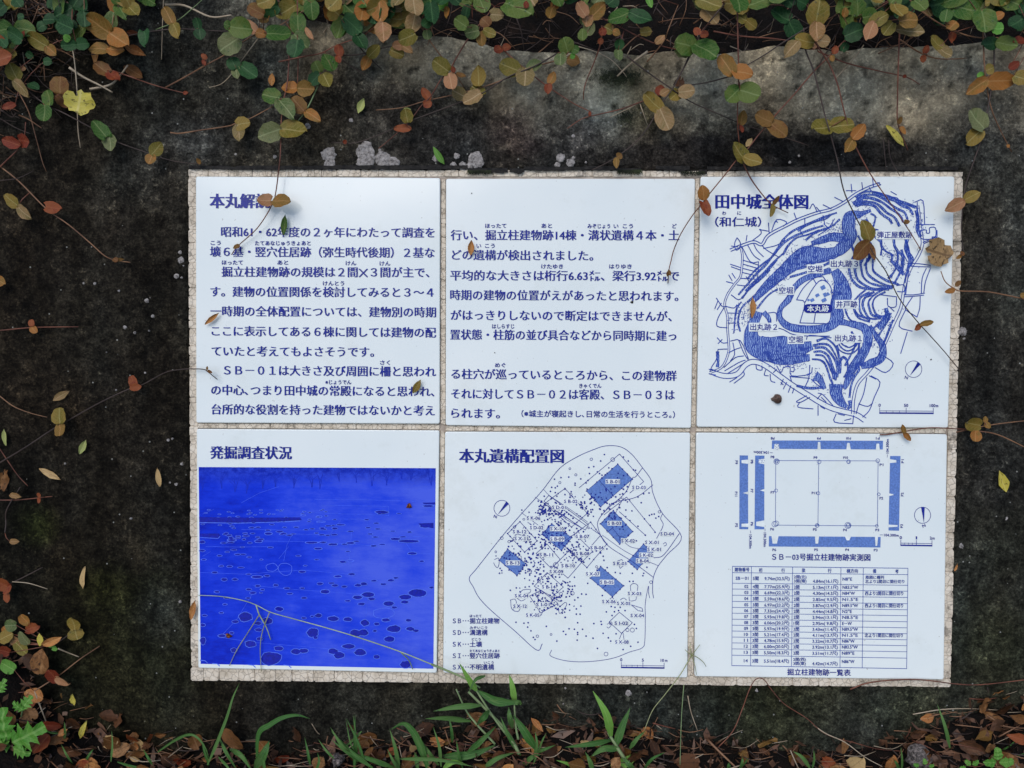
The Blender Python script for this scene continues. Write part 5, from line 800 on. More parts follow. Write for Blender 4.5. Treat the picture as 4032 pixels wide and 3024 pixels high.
# leaves: view, base x y, tip x y, width, colour, shape
LV = '''1 295 290 170 215 90 o r|1 290 290 355 342 65 a o|1 140 250 50 190 90 G r|1 -20 220 45 295 70 G o|1 20 330 105 348 72 o r|1 110 500 55 388 85 o o|1 92 503 193 602 72 t o|1 372 582 374 473 118 b r|1 435 650 345 578 85 b r|1 312 658 298 562 92 g r|1 280 656 275 757 95 g r|1 180 520 246 552 50 G o
1 270 385 322 380 50 G r|1 435 250 392 222 45 n o|1 345 120 265 122 80 G r|1 285 150 228 180 70 G r|1 350 -20 320 60 85 G r|1 110 110 150 100 45 G r|1 732 28 785 112 78 g o|1 735 30 720 -45 75 g r|1 1075 150 1022 45 72 a r|1 1080 150 1118 240 76 o o|1 1240 180 1222 108 62 G r|1 1242 180 1246 250 68 G o
1 755 235 668 262 72 p r|1 900 198 912 295 82 G h|1 680 462 590 395 80 b r|1 672 448 742 505 68 r o|1 1482 238 1365 315 128 h r|1 1438 168 1575 185 118 g r|1 1440 165 1392 148 55 g r|1 1597 202 1518 138 70 p r|1 1592 200 1657 218 58 a o|1 1662 210 1815 215 122 g r|1 1856 208 1850 68 94 g r|1 1830 212 1915 300 96 h r
1 1852 250 1832 362 112 G r|1 1903 178 1948 252 32 p o|1 1935 18 1945 125 95 g h|1 1640 90 1535 35 78 b r|1 1620 85 1675 130 75 a r|1 1700 -10 1600 30 95 o r|1 2110 95 2050 40 110 o r|1 2112 128 2122 242 102 g o|1 2122 350 2100 275 50 r o|1 2100 350 2108 392 38 r r|1 2072 435 2015 335 92 g o|1 1990 450 1955 380 75 g r
1 2012 462 2052 545 84 o o|1 1988 458 1928 525 78 G r|1 1470 425 1430 355 80 G r|1 1465 410 1475 490 55 h o|1 1500 410 1602 485 92 G r|1 1850 548 1752 550 80 a o|1 1855 550 1962 556 90 a o|1 1742 612 1632 588 98 g r|1 1735 618 1828 732 100 h o|1 1893 692 1815 605 90 b r|1 1898 690 1992 748 64 a o
1 1746 802 1602 852 112 h o|1 1750 802 1912 822 122 o o|1 1470 775 1557 762 92 o h|1 1480 780 1495 882 72 t o|1 662 852 578 752 88 g h|1 680 838 692 942 82 h o|1 944 962 1007 888 74 o o|1 950 960 924 1022 66 a o|1 125 905 15 868 68 r o|1 118 868 188 885 80 r r|1 112 1282 26 1210 74 o o|1 105 1284 188 1360 72 t o|1 288 1285 386 1302 76 r h
1 700 1620 770 1612 22 b o|1 95 648 8 672 42 r o|1 160 425 105 432 28 p o|1 1285 365 1250 335 30 r o|1 1260 372 1280 408 22 r o|1 1140 580 1170 575 22 r o|1 1245 1020 1225 982 26 b o|1 140 235 150 190 30 r o|1 30 30 -30 90 80 G r|1 90 -10 130 40 70 G r|1 460 180 450 120 45 G o|1 210 355 165 330 45 G r|1 1490 1525 1450 1545 28 b o
2 280 8 290 142 100 a r|2 300 140 310 262 95 p o|2 55 110 15 245 92 g o|2 62 108 172 208 108 G r|2 140 218 192 308 84 G o|2 490 -18 506 102 108 t r|2 502 100 478 218 94 t r|2 502 212 398 258 92 o r|2 348 310 432 345 70 o r|2 432 287 358 278 52 p o|2 424 284 488 325 46 p o|2 214 352 284 282 66 o o|2 216 354 178 442 60 a o
2 30 340 25 275 52 r r|2 22 345 30 392 36 r r|2 600 15 616 155 88 G r|2 640 40 700 -15 90 n o|2 590 130 550 165 62 G r|2 575 188 585 248 55 h r|2 700 45 705 118 38 a o|2 825 168 748 116 82 g r|2 900 190 812 208 78 h r|2 830 30 812 130 60 G o|2 965 160 915 110 70 b r|2 973 90 1056 96 76 t h|2 928 188 1003 222 62 o r|2 912 195 920 288 60 a r
2 900 -20 940 80 100 g r|2 1058 15 1228 80 145 g r|2 1195 50 1192 5 32 r o|2 1195 50 1198 85 32 r o|2 1045 300 995 318 58 r r|2 1048 298 1100 288 48 r o|2 712 445 612 372 95 o r|2 715 458 735 560 82 p r|2 742 450 738 412 28 r o|2 762 458 822 480 30 b o|2 900 532 896 410 94 o o|2 812 602 734 560 78 t r|2 912 580 803 645 84 t r|2 858 540 940 590 66 o r
2 592 622 545 548 48 r o|2 555 650 608 640 50 r r|2 1152 442 1030 395 102 o r|2 1192 425 1185 540 108 t r|2 1200 422 1294 398 72 h o|2 1338 522 1372 450 50 a o|2 1335 520 1325 585 46 r o|2 1455 330 1428 230 95 g r|2 1410 330 1405 408 76 h r|2 1480 300 1522 320 50 g r|2 1545 250 1545 175 55 g o|2 1470 345 1500 352 34 n r|2 458 762 440 675 74 o r|2 474 800 366 798 46 r o
2 1565 102 1510 15 80 p r|2 1595 112 1688 18 80 a o|2 1580 80 1560 172 70 p r|2 1838 80 1700 132 86 g o|2 1840 80 1978 135 84 G o|2 1735 195 1680 165 62 o r|2 1735 190 1778 215 42 a o|2 1672 220 1668 170 46 r r|2 1655 275 1660 235 34 r o|2 1905 205 1975 195 60 o r|2 1775 305 1775 242 56 G r|2 1765 312 1768 378 56 h r|2 2000 270 2055 220 44 p o
2 2230 300 2115 270 125 h r|2 2040 690 1925 585 92 o r|2 2028 680 2085 810 106 t r|2 2020 590 2040 528 60 r o|2 2030 590 2085 560 48 p o|2 1590 720 1590 690 18 r o|2 1762 980 1788 958 42 b o|2 1755 980 1755 1045 36 a o|2 700 -20 650 30 80 G r|2 1700 30 1760 -20 90 G r|2 1950 -20 1975 50 40 n h|2 30 -10 -40 60 110 o r|2 150 -30 210 50 110 g r|2 60 30 130 90 90 g r|2 780 20 720 -30 70 G r|2 60 892 75 870 24 r o
3 165 292 42 262 122 g r|3 162 272 302 348 132 g r|3 185 218 170 170 44 r r|3 200 215 250 212 48 r r|3 180 -10 330 45 100 o r|3 420 -40 450 70 125 g r|3 402 462 318 342 92 a r|3 398 440 526 462 96 a o|3 442 552 358 632 104 g r|3 445 560 570 598 120 g r|3 448 776 466 683 58 a o|3 445 780 460 826 28 r o|3 642 762 538 712 92 b r|3 628 765 738 845 106 b r
3 65 568 8 622 78 o r|3 65 575 166 562 80 t r|3 470 990 398 888 90 o h|3 468 978 580 1018 82 o o|3 915 152 945 -5 126 o r|3 920 143 925 262 84 p o|3 903 268 782 240 88 o r|3 802 258 718 354 76 t o|3 930 250 1002 262 68 t r|3 905 270 905 305 34 p r|3 1030 335 1045 282 38 r o|3 1015 345 1022 385 28 a o|3 1080 320 1110 265 48 G r|3 1095 225 1215 175 108 G r
3 1180 100 1175 -10 108 g r|3 1210 110 1300 90 96 g r|3 1255 150 1368 85 82 o r|3 1275 145 1230 258 76 p o|3 1395 140 1335 218 78 o r|3 1400 30 1455 105 112 o r|3 1440 130 1557 118 104 a r|3 1418 185 1590 205 92 t o|3 1720 135 1735 58 66 g r|3 1745 180 1795 130 66 a r|3 1765 205 1765 270 38 r o|3 1702 300 1625 232 80 o r|3 1680 300 1758 352 78 t r|3 1590 330 1620 280 36 r o|3 1585 345 1582 392 34 r o
3 1770 40 1925 70 138 g r|3 1950 60 1975 200 130 g r|3 2015 180 2085 180 80 n r|3 2030 110 2090 80 50 a o|3 2035 270 1942 282 78 G r|3 2040 265 2172 288 88 g o|3 2220 250 2140 262 56 r o|3 1975 498 1842 590 78 a o|3 1980 505 2168 500 98 a o|3 1975 440 2025 420 66 o r|3 1965 470 1922 475 48 n r|3 2120 425 2185 385 46 r o|3 2150 470 2240 500 85 o r|3 1962 802 1868 688 122 h r|3 1945 808 1852 895 92 o r
3 1007 790 890 808 118 o r|3 1008 790 1158 772 108 o r|3 1148 862 1222 772 70 a o|3 1147 868 1098 952 64 a o|3 1430 770 1445 725 32 b r|3 1445 790 1470 840 34 a o|3 222 1242 212 1150 70 a o|3 215 1258 250 1347 64 r h|3 650 1270 692 1218 28 b o|3 652 1270 640 1347 34 o o|3 1255 1498 1212 1370 84 o o|3 1242 1508 1148 1615 92 b o|3 1470 1385 1502 1375 26 b o|3 1478 1370 1465 1385 20 b o
3 1838 1250 1724 1308 72 p o|3 1838 1245 1938 1195 66 o o|3 1850 -30 1700 20 90 g r|3 1530 0 1600 60 90 g r|3 1260 -20 1330 15 90 o r|3 1380 20 1440 -30 90 g r|3 1970 20 2000 15 45 o r|3 2180 30 2060 -20 100 g r|3 2200 120 2120 170 90 G r|3 1090 105 1105 45 44 a o|3 860 30 800 0 80 G r|3 1460 470 1480 480 20 r o|3 2120 915 2105 900 22 a o
R 432 730 368 748 34 a o|R 436 708 468 672 28 b o|R 205 962 290 942 36 a o|R 205 958 168 998 34 r o|R 470 500 495 488 30 b o|R 475 505 440 530 22 a o|R 600 1618 498 1600 92 o r|R 628 1600 632 1558 34 a o|R 632 1600 660 1638 34 a o|R 860 770 895 768 34 a r|S 398 112 395 162 50 a r|S 70 120 60 82 20 a o|S 70 120 100 158 22 a o
L 355 1008 350 912 110 o r|L 355 1008 358 1082 88 a r|L 802 792 778 722 54 r r|L 770 790 836 792 44 r r|L 190 430 182 388 36 r r|L 185 432 215 468 42 a r|L 232 1445 230 1418 28 r r|L 232 1448 232 1482 28 r r|L 60 1430 125 1442 32 p o|L -20 150 30 180 60 a o|L 700 40 670 28 30 b o
4 468 798 448 722 86 o r|4 465 795 482 862 96 o r|4 358 1118 300 1045 74 r r|4 352 1098 442 1128 66 p o|4 100 770 25 775 78 h r|4 180 765 130 705 60 a r|4 160 800 240 775 62 r r|4 60 540 -30 490 80 r r|4 20 560 70 520 60 r r|4 40 570 45 632 45 r o|4 60 250 118 250 34 p o|4 175 890 120 810 60 h o|4 100 880 170 950 70 o r|4 125 870 60 860 62 p r|4 0 860 80 820 80 o r|4 325 880 300 905 40 n r|4 325 910 360 912 38 n r|4 60 820 20 780 60 a r|4 90 1050 0 1000 80 n r|4 60 940 -20 920 70 r r|4 30 1190 -20 1150 45 p r
a 533 232 448 228 88 p h|a 545 232 652 232 84 a o|a 145 1255 150 1232 16 b o|a 150 1258 178 1272 16 b o|b 1405 655 1392 690 20 b o|b 1400 650 1412 685 18 b o'''
M_dew, n, b = newmat('dew', .03, .6); b.inputs['Transmission Weight'].default_value = .9; b.inputs['Base Color'].default_value = (.5, .58, .48, 1); b.inputs['IOR'].default_value = 1.33
def bead_mesh(places):
    vs, f = [], []
    for c_, r_ in places:
        o = len(vs); vs.append(c_+np.array([0, 0, r_*.8]))
        for q, hh_ in ((.6, .55), (1., 0)):
            for i in range(7): vs.append(c_+np.array([math.cos(i*.8976)*r_*q, math.sin(i*.8976)*r_*q, r_*hh_]))
        f += [(o, o+1+i, o+1+(i+1) % 7) for i in range(7)]+[(o+1+i, o+8+i, o+8+(i+1) % 7, o+1+(i+1) % 7) for i in range(7)]
    return vs, f
strands = []
for (z, mk, p, h0, h1, lab) in ST:
    path = lastpath(z, p, h0, h1)
    leafless = any(w_ in lab for w_ in ('stick', 'straw', 'rootlet', 'twig', 'root ', 'stalk')) and 'leaf pair' not in lab.replace('green leaf pair', '').replace('round leaf pair', '')
    cat = 'twig' if any(w_ in lab for w_ in ('stick', 'straw', 'stalk', 'twig')) else 'root' if 'root' in lab else 'creeper'
    strands.append([path, lab, cat, mk, None, [], z])
ux = lambda q: q[:, :2]
for row in LV.replace('\n', '|').split('|'):
    z, bx, by, tx, ty, w_, mk, sh = row.split(); bx, by, tx, ty, w_ = map(float, (bx, by, tx, ty, w_))
    c_ = P(*zp(z, bx, by), .015)[0]; best = min(range(len(strands)), key=lambda i: np.min(np.hypot(*(strands[i][0][:, :2]-c_[:2]).T))+(.02 if strands[i][2] != 'creeper' else 0))
    S_ = strands[best]; dd = np.hypot(*(S_[0][:, :2]-c_[:2]).T); k = int(dd.argmin()); S_[5].append((z, bx, by, tx, ty, w_, mk, sh, S_[0][k][2], dd[k], k))
for S_ in strands:
    path, lab, cat, mk, _, lv, z = S_
    if cat == 'creeper' or len(lv) > 0:
        root = thing('creeper' if cat == 'creeper' else 'twig' if cat == 'twig' else 'root', lab, cat, 'creeper stems hanging over the slab' if cat == 'creeper' else None)
        obj('stem', tubemesh('stem', path, .00095, SM[mk]), root)
    else:
        r_ = .0032 if 'thick' in lab else .0016 if ('stick' in lab) else .0007
        o = obj('root' if cat == 'root' else 'twig', tubemesh('twig', path, r_, SM[mk], n_=6), None, label=lab, category=cat); root = o
    drops = []
    for (z2, bx, by, tx, ty, w_, lmk, sh, h, dist, k) in lv:
        sc = Z[z2][2]*.00057; kind = {'r': 'round', 'o': 'ovate', 'h': 'heart'}[sh]; top = by < 260 and z2 in '123'
        hb = max(h+.001, .0085)+random.uniform(0, .004)+(random.uniform(.0, .02) if top else 0); L_ = math.hypot(tx-bx, ty-by)*sc
        lift = random.uniform(-.12, .35)*L_ if not top else random.uniform(-.2, .5)*L_
        b_ = P(*zp(z2, bx, by), hb)[0]; t_ = P(*zp(z2, tx, ty), max(hb+lift, .0075))[0]
        o = leafobj(kind, lmk, root); place(o, b_, t_, w_*sc*1.08*(1-hb), random.uniform(-.25, .25))
        if w_ > 84 and lmk in 'gho':
            mv = o.data.vertices; mo = o.matrix_world
            for _ in range(random.choice([0, 2, 4, 5])):
                q = np.array(mo @ mv[random.choice([i_ for i_ in range(10, 40) if i_ % 5 in (1, 2, 3)])].co)-ORG
                drops.append((np.array([q@AX, q@UP, q@NR])+np.array([random.uniform(-.002, .002), random.uniform(-.002, .002), .0002]), random.choice([.0004, .0005, .0006, .0011])))
        if dist > .004 and dist < .06:                        # leaf stalk back to the stem
            obj('leaf_stalk', tubemesh('leaf_stalk', [path[k], (path[k]+b_)/2+np.array([0, 0, .002]), b_], .00055, SM['r']), root)
    if drops: v_b, f_b = bead_mesh(drops); obj('dew', mesh('dew', v_b, f_b, M_dew, True), root, kind='stuff')

# ------------------------------------------------------------------ bank of soil behind the slab and the hanging mass of creeper
M_soil, n, b = newmat('damp_soil', .85, .2); oc = objco(n)
c = ramp(n, noise(n, 60, 6, .7, oc), [(.35, (.0015, .001, .0008)), (.55, (.005, .003, .002)), (.75, (.025, .013, .008))]); n.links.new(c, b.inputs['Base Color']); bump(n, b, noise(n, 120, 5, .7, oc), 1, .006)
bx_ = np.linspace(-1.6, 1.6, 130); bt = np.linspace(0, 1, 50); vs = []
for t_ in bt:
    for x in bx_:
        tb = np.interp(x, A, topb); vs.append((x, tb-.05+t_*.9, -.075-.03*math.exp(-t_*40)+t_*t_*.12+(float(vnoise(np.array([x]), np.array([t_]), .035, 5)[0])-.5)*.03))
obj('bank_soil', mesh('bank_soil', vs, [(j*130+i, j*130+i+1, (j+1)*130+i+1, (j+1)*130+i) for j in range(49) for i in range(129)], M_soil, True), None, kind='structure')
vs, fs = [], []
def addtube(p, r, n_=4):
    global vs, fs
    v, f = tube(p, r, n_); o = len(vs); vs += list(v); fs += [tuple(i+o for i in q) for q in f]
vs2 = []
for mk, cnt in (('k', 330), ('b', 290), ('w', 70)):
    vs, fs = [], []
    for _ in range(cnt):
        if random.random() < .36: u = random.uniform(-60, 190); v = random.uniform(-20, 430)*(1-max(0, u)/330)*random.random()**.6; h = random.uniform(.004, .02)
        else:
            u = random.uniform(-100, 2300); ed = np.interp(u, te[:, 0], te[:, 1]); v = ed-random.random()**1.3*130+8; h = random.uniform(-.055, .012)
        s = random.choice([random.gauss(0, .5), random.gauss(.9, .4), random.gauss(-.5, .4)]); L_ = random.uniform(18, 90 if mk != 'w' else 45); c_ = P([u], [v], h)[0]; dx, dy = math.cos(s)*L_*.00057/2, math.sin(s)*L_*.00057/2
        q = [(c_[0]-dx, c_[1]-dy, h+random.uniform(-.01, .01)), (c_[0]+random.uniform(-.003, .003), c_[1]+random.uniform(-.004, .004), h), (c_[0]+dx, c_[1]+dy, h+random.uniform(-.01, .012))]
        addtube(smooth(q, 3), random.uniform(.0004, .0010))
    obj('dry_twigs', mesh('dry_twigs', vs, fs, SM[mk], True), None, kind='stuff', label={'k': 'tangle of dark thin roots above the slab', 'b': 'tangle of brown dead stems above the slab', 'w': 'scattered pale straws above the slab'}[mk], category='twigs')
CL_ = [('densest at the top left corner', -120, 240, 11), ('thin at the top left over bare slab', 240, 560, 5), ('with mixed green and tan leaves above the first tile', 560, 800, 13), ('with broad tan leaves above the gap of first and second tile', 800, 1020, 11), ('with wet green leaves above the second tile', 1020, 1290, 6), ('sparse over the dark hollow above the second tile', 1290, 1560, 2), ('over the dark hollow above the castle map heading', 1560, 1800, 3), ('with large green and orange leaves at the top right', 1800, 2050, 11), ('dark and shaded at the top right corner', 2050, 2350, 15)]
for (lab, u0, u1, cnt) in CL_:
    root = thing('creeper', 'overhanging creeper clump '+lab, 'creeper', 'creeper clumps along the top edge')
    for _ in range(cnt):
        u = random.uniform(u0, u1); v1 = random.uniform(-25, 48) if u > 240 else random.uniform(0, 330)*random.random(); v1 = v1 if not 250 < u < 540 else random.uniform(-30, 25)
        if 110 < u < 250: v1 = min(v1, random.uniform(40, 120))
        h0 = random.uniform(.0, .03); pts_ = [(u+random.uniform(-30, 30), v1-90, h0+.01), (u+random.uniform(-14, 14), v1-45, h0+.02), (u, v1, h0+.012)]
        q = np.array([P([a_], [b_], h)[0] for a_, b_, h in pts_]); q = smooth(q, 4); obj('stem', tubemesh('stem', q, .0007, SM[random.choice('krb')]), root)
        pal = random.choices(['G', 'g', 'h', 'o', 't', 'a', 'r'], [9, 4, 1.5, 1.5, .6, .8, .8] if (u < 240 or u > 2000) else [3, 3, 1.5, 4, 3, 2.5, 1])[0]
        for nd in (len(q)-1, len(q)-4, 1):
            sz = random.uniform(.017, .031)*(.8 if nd == len(q)-1 else 1); s = random.uniform(0, 6.28)
            for sg in (0, math.pi+random.uniform(-.5, .5)):
                if random.random() < .25: continue
                d = np.array([math.cos(s+sg), math.sin(s+sg), random.uniform(-.3, .4)])*sz; o = leafobj(random.choice(['round', 'round', 'ovate']), pal if random.random() < .75 else random.choice('Ggoh'), root)
                place(o, q[nd]+np.array([0, 0, .001]), q[nd]+d, sz*random.uniform(.72, .95), random.uniform(-.5, .5))

# ------------------------------------------------------------------ fallen leaves stuck to slab and sign
FL = [('1', 595, 402, 588, 268, 44, 'O', 'narrow', 'narrow orange leaf pointing up on the dark slab at upper left'), ('1', 778, 290, 912, 348, 52, 'O', 'narrow', 'wet orange leaf lying sideways on the slab at upper left'), ('1', 785, 415, 893, 485, 62, 'b', 'ovate', 'wet reddish brown leaf under the wet orange leaf'), ('1', 1690, 535, 1694, 454, 40, 'O', 'narrow', 'small orange leaf just above the dark green pair'), ('1', 790, 200, 870, 218, 36, 'r', 'narrow', 'small dead red leaf at the top left'),
      ('1', 480, 715, 505, 555, 165, 'y', 'ragged', 'large ragged bright yellow leaf at upper left'), ('2', 150, 706, 186, 614, 42, 'Y', 'narrow', 'pale green leaf alone on the slab above the first tile'), ('2', 418, 700, 478, 680, 34, 'Y', 'narrow', 'pale green leaf resting on an olive creeper leaf'), ('2', 684, 1022, 612, 912, 38, 'n', 'narrow', 'bright green leaf lying among the lichen above the second tile'), ('2', 1450, 368, 1530, 385, 70, 'b', 'ovate', 'dead pinkish leaf on the top edge of the slab'),
      ('3', 1352, 783, 1460, 918, 46, 'y', 'narrow', 'curled yellow leaf above the castle map'), ('3', 482, 912, 522, 858, 34, 'w', 'narrow', 'small tan leaf just above the olive pair over the third tile'), ('3', 1243, 1508, 1283, 1628, 44, 'd', 'narrow', 'withered tan leaf hanging behind the creeper on the map'), ('3', 80, 545, 60, 480, 55, 'D', 'ragged', 'curled dark brown leaf beside the tan leaf pair'), ('3', 1760, 1600, 1595, 1545, 165, 'K', 'ragged', 'large torn brown dead leaf at the right of the castle map'),
      ('S', 538, 392, 503, 293, 40, 'y', 'narrow', 'golden leaf on the dark slab right of the drawing tile'), ('S', 300, 755, 313, 720, 14, 'O', 'narrow', 'tiny orange leaf at the right border beside the table'), ('L', 314, 870, 414, 812, 42, 't', 'narrow', 'grey tan leaf on the slab above the round leaf pair at left'), ('L', 38, 1138, 27, 1038, 30, 'Y', 'narrow', 'yellow green leaf at the far left edge of the slab'), ('L', 474, 1188, 514, 1102, 36, 'Y', 'narrow', 'spotted yellow green leaf on the slab left of the photo tile'), ('L', 234, 1274, 364, 1343, 38, 'w', 'narrow', 'curled straw coloured leaf low on the left slab'), ('L', 952, 1382, 936, 1266, 34, 'w', 'narrow', 'upright straw leaf on the slab left of the photo tile'), ('L', 20, 1410, 30, 1275, 50, 'd', 'ragged', 'curled dead leaf at the left edge of the slab'),
      ('4', 512, 545, 518, 408, 36, 'w', 'narrow', 'pale slim leaf low on the left slab'), ('4', 466, 1272, 452, 1198, 34, 'y', 'narrow', 'small ochre leaf above the litter at lower left'), ('4', 1190, 735, 1218, 612, 38, 'O', 'narrow', 'orange leaf wedged against the left border'), ('4', 250, 900, 248, 815, 34, 'y', 'narrow', 'yellow leaf standing in the dead leaves at lower left'), ('4', 270, 890, 385, 845, 46, 'O', 'ovate', 'orange dead leaf next to the yellow leaf at lower left'), ('4', 240, 1070, 260, 925, 105, 'd', 'ovate', 'big tan dead leaf at the lower left'), ('4', 150, 965, 262, 1050, 78, 'D', 'ovate', 'blackened leaf over the big tan one'), ('4', 495, 1478, 532, 1370, 34, 'y', 'narrow', 'bright yellow leaf on the litter heap at lower left'), ('4', 1395, 1430, 1515, 1545, 92, 'd', 'ovate', 'large tan dead leaf leaning on the slab under the photo tile'),
      ('a', 610, 440, 622, 316, 38, 'g', 'narrow', 'olive green leaf stuck on the first line of text'), ('a', 134, 980, 222, 908, 26, 'O', 'narrow', 'thin rust coloured leaf at the left of the first tile'), ('a', 1392, 1395, 1440, 1312, 38, 'o', 'narrow', 'spotted green leaf near the lower right of the first tile'), ('b', 205, 562, 210, 468, 36, 'O', 'narrow', 'pointed orange leaf on the second line of the second tile'), ('c', 372, 940, 378, 808, 36, 'O', 'narrow', 'speckled orange leaf on the left part of the castle map'), ('5', 1225, 1345, 1300, 1428, 36, 'O', 'narrow', 'orange leaf leaning on the slab under the plan tile')]
for (z, bx, by, tx, ty, w_, mk, kind, lab) in FL:
    sc = Z[z][2]*.00057; on_tile = z in 'abc' or 'map' in lab and z == '3' and by > 1100; hb = .0095 if on_tile else .006
    if z == '4' and by > 800 or z == '5': hb = .022
    if mk == 'y' and kind == 'ragged': hb = .034
    o = leafobj(kind, mk, None, 'fallen_leaf', label=lab, category='leaf', group=None); L_ = math.hypot(tx-bx, ty-by)*sc
    place(o, P(*zp(z, bx, by), hb)[0], P(*zp(z, tx, ty), hb+L_*random.uniform(0, .12))[0], w_*sc*1.1)
M_seed, n, b = newmat('dark_seed', .5, .4); n.links.new(ramp(n, noise(n, 200, 3, .6, objco(n)), [(.4, (.05, .028, .02)), (.6, (.12, .07, .05))]), b.inputs['Base Color'])
sd1 = blobmesh('seed_husk', M_seed, 'c', 520, 1428, 28, TH+.001, .006, 5, None, rough_=.2); sd1['label'] = 'round brown seed husk lying on the castle map tile'; sd1['category'] = 'seed'
M_moth, n, b = newmat('moth_wing', .7, .2); n.links.new(ramp(n, noise(n, 500, 2, .6, objco(n)), [(.45, (.02, .012, .008)), (.6, (.30, .09, .03))]), b.inputs['Base Color'])
ms = thing('moth', 'small dark moth with orange marks on the blue photo tile', 'moth')
for nm, p in (('wing', [(1343, 532), (1356, 504), (1366, 502), (1363, 532)]), ('wing', [(1381, 530), (1372, 506), (1364, 502), (1363, 532)])):
    q = np.array(p, float); u, v = zp('d', q[:, 0], q[:, 1]); vv = P(u, v, PH+.001); vv[1:3, 2] += .002; obj(nm, mesh(nm, vv, [(3, 2, 1, 0)], M_moth), ms)
bq = np.array([(1364, 503), (1364, 518), (1363, 534)], float); obj('body', tubemesh('body', P(*zp('d', bq[:, 0], bq[:, 1]), PH+.0022), .0009, M_moth, n_=6), ms)
ms2 = blobmesh('dead_insect', M_moth, 'd', 250, 1320, 13, PH, .0015, 9, None, asp=1.5); ms2['label'] = 'tiny dead insect on the lower left of the blue photo tile'; ms2['category'] = 'insect'
for i, (z, x, y, r_, lab) in enumerate([('b', 1180, 845, 9, 'black speck of dirt under the fourth line of the second tile'), ('b', 211, 186, 3, 'tiny dark speck at the top of the second tile'), ('b', 350, 1150, 3, 'tiny dark speck low on the second tile'), ('c', 1453, 1192, 4, 'small grey speck near the compass of the map')]):
    o = blobmesh('dirt_speck', M_joint, z, x, y, r_, PH, .001, 40+i, None); o['label'] = lab; o['category'] = 'dirt'
# dark moss tufts under the crumbling edge and on the concrete
M_moss = stemmat('dark_moss', (.006, .009, .004), (.030, .040, .014), .9)
for lab, z, x0, x1, y, cnt, L_ in [('black moss fringe over the top border at the left of the second tile', 'b', 185, 330, 48, 160, 26), ('black moss fringe hanging over the top border at the middle', 'b', 1095, 1240, 46, 150, 26), ('black moss fringe at the top corner between second and third tile', 'b', 1480, 1620, 55, 120, 26), ('green moss growing on the grey concrete above the second tile', '2', 1600, 1950, 470, 520, 20), ('green moss under the red creeper tip', '2', 1740, 1880, 720, 200, 16)]:
    vs, fs = [], []
    for _ in range(cnt):
        x = random.uniform(x0, x1) if cnt < 190 else random.gauss((x0+x1)/2, (x1-x0)/5); yy = y+random.uniform(-4, 6) if cnt < 190 else random.gauss(y, 22); c_ = P(*zp(z, x, yy), .004)[0]; l = random.uniform(.3, 1)*L_*.0002
        addtube([c_, c_+np.array([random.uniform(-.5, .5)*l, -.5*l, .3*l]), c_+np.array([random.uniform(-.7, .7)*l, -l, random.uniform(0, .5)*l])], random.uniform(.00025, .0005), 3)
    obj('moss', mesh('moss', vs, fs, M_moss), None, kind='stuff', label=lab, category='moss')

# ------------------------------------------------------------------ ground, litter, stone
ce = np.array([(-700, 1200), (-150, 1280), (0, 1360), (50, 1420), (90, 1490), (140, 1540), (220, 1585), (320, 1610), (440, 1622), (600, 1620), (800, 1605), (900, 1592), (1000, 1580), (1100, 1572), (1300, 1570), (1450, 1588), (1560, 1610), (1750, 1628), (1900, 1606), (2050, 1560), (2150, 1530), (2212, 1510), (2900, 1450)], float)
cp = P(ce[:, 0], ce[:, 1], 0)
def ground(a_, s):                                            # s metres out from the contact with the slab -> world point
    b0 = np.interp(a_, cp[:, 0], cp[:, 1]); w0 = W([(a_, b0, 0)])[0]; z = w0[2]*max(0, 1-s/1.2)**1.5 - .02*min(1, s/.2)
    return np.array([a_, w0[1]-s, z+(float(vnoise(np.array([a_]), np.array([s]), .03, 8)[0])-.5)*.012])
ss = [-.06, -.03, -.015, 0, .01, .02, .03, .04, .055, .07, .09, .12, .16, .22, .3, .45, .7, 1.1, 2, 6, 60]
xs = list(np.linspace(-1.2, 1.2, 160)); xs = [-60, -8, -2.5]+xs+[2.5, 8, 60]; nx = len(xs)
vs = [ground(x, s) for s in ss for x in xs]
obj('ground', mesh('ground', vs, [(j*nx+i, (j+1)*nx+i, (j+1)*nx+i+1, j*nx+i+1) for j in range(len(ss)-1) for i in range(nx-1)], M_soil, True, world=True), None, kind='structure')
def gl(a_, s, up): p = ground(a_, s)-ORG; q = np.array([p@AX, p@UP, p@NR]); return q+up*np.array([0, CL, SL])
nm = 0
USED = set()
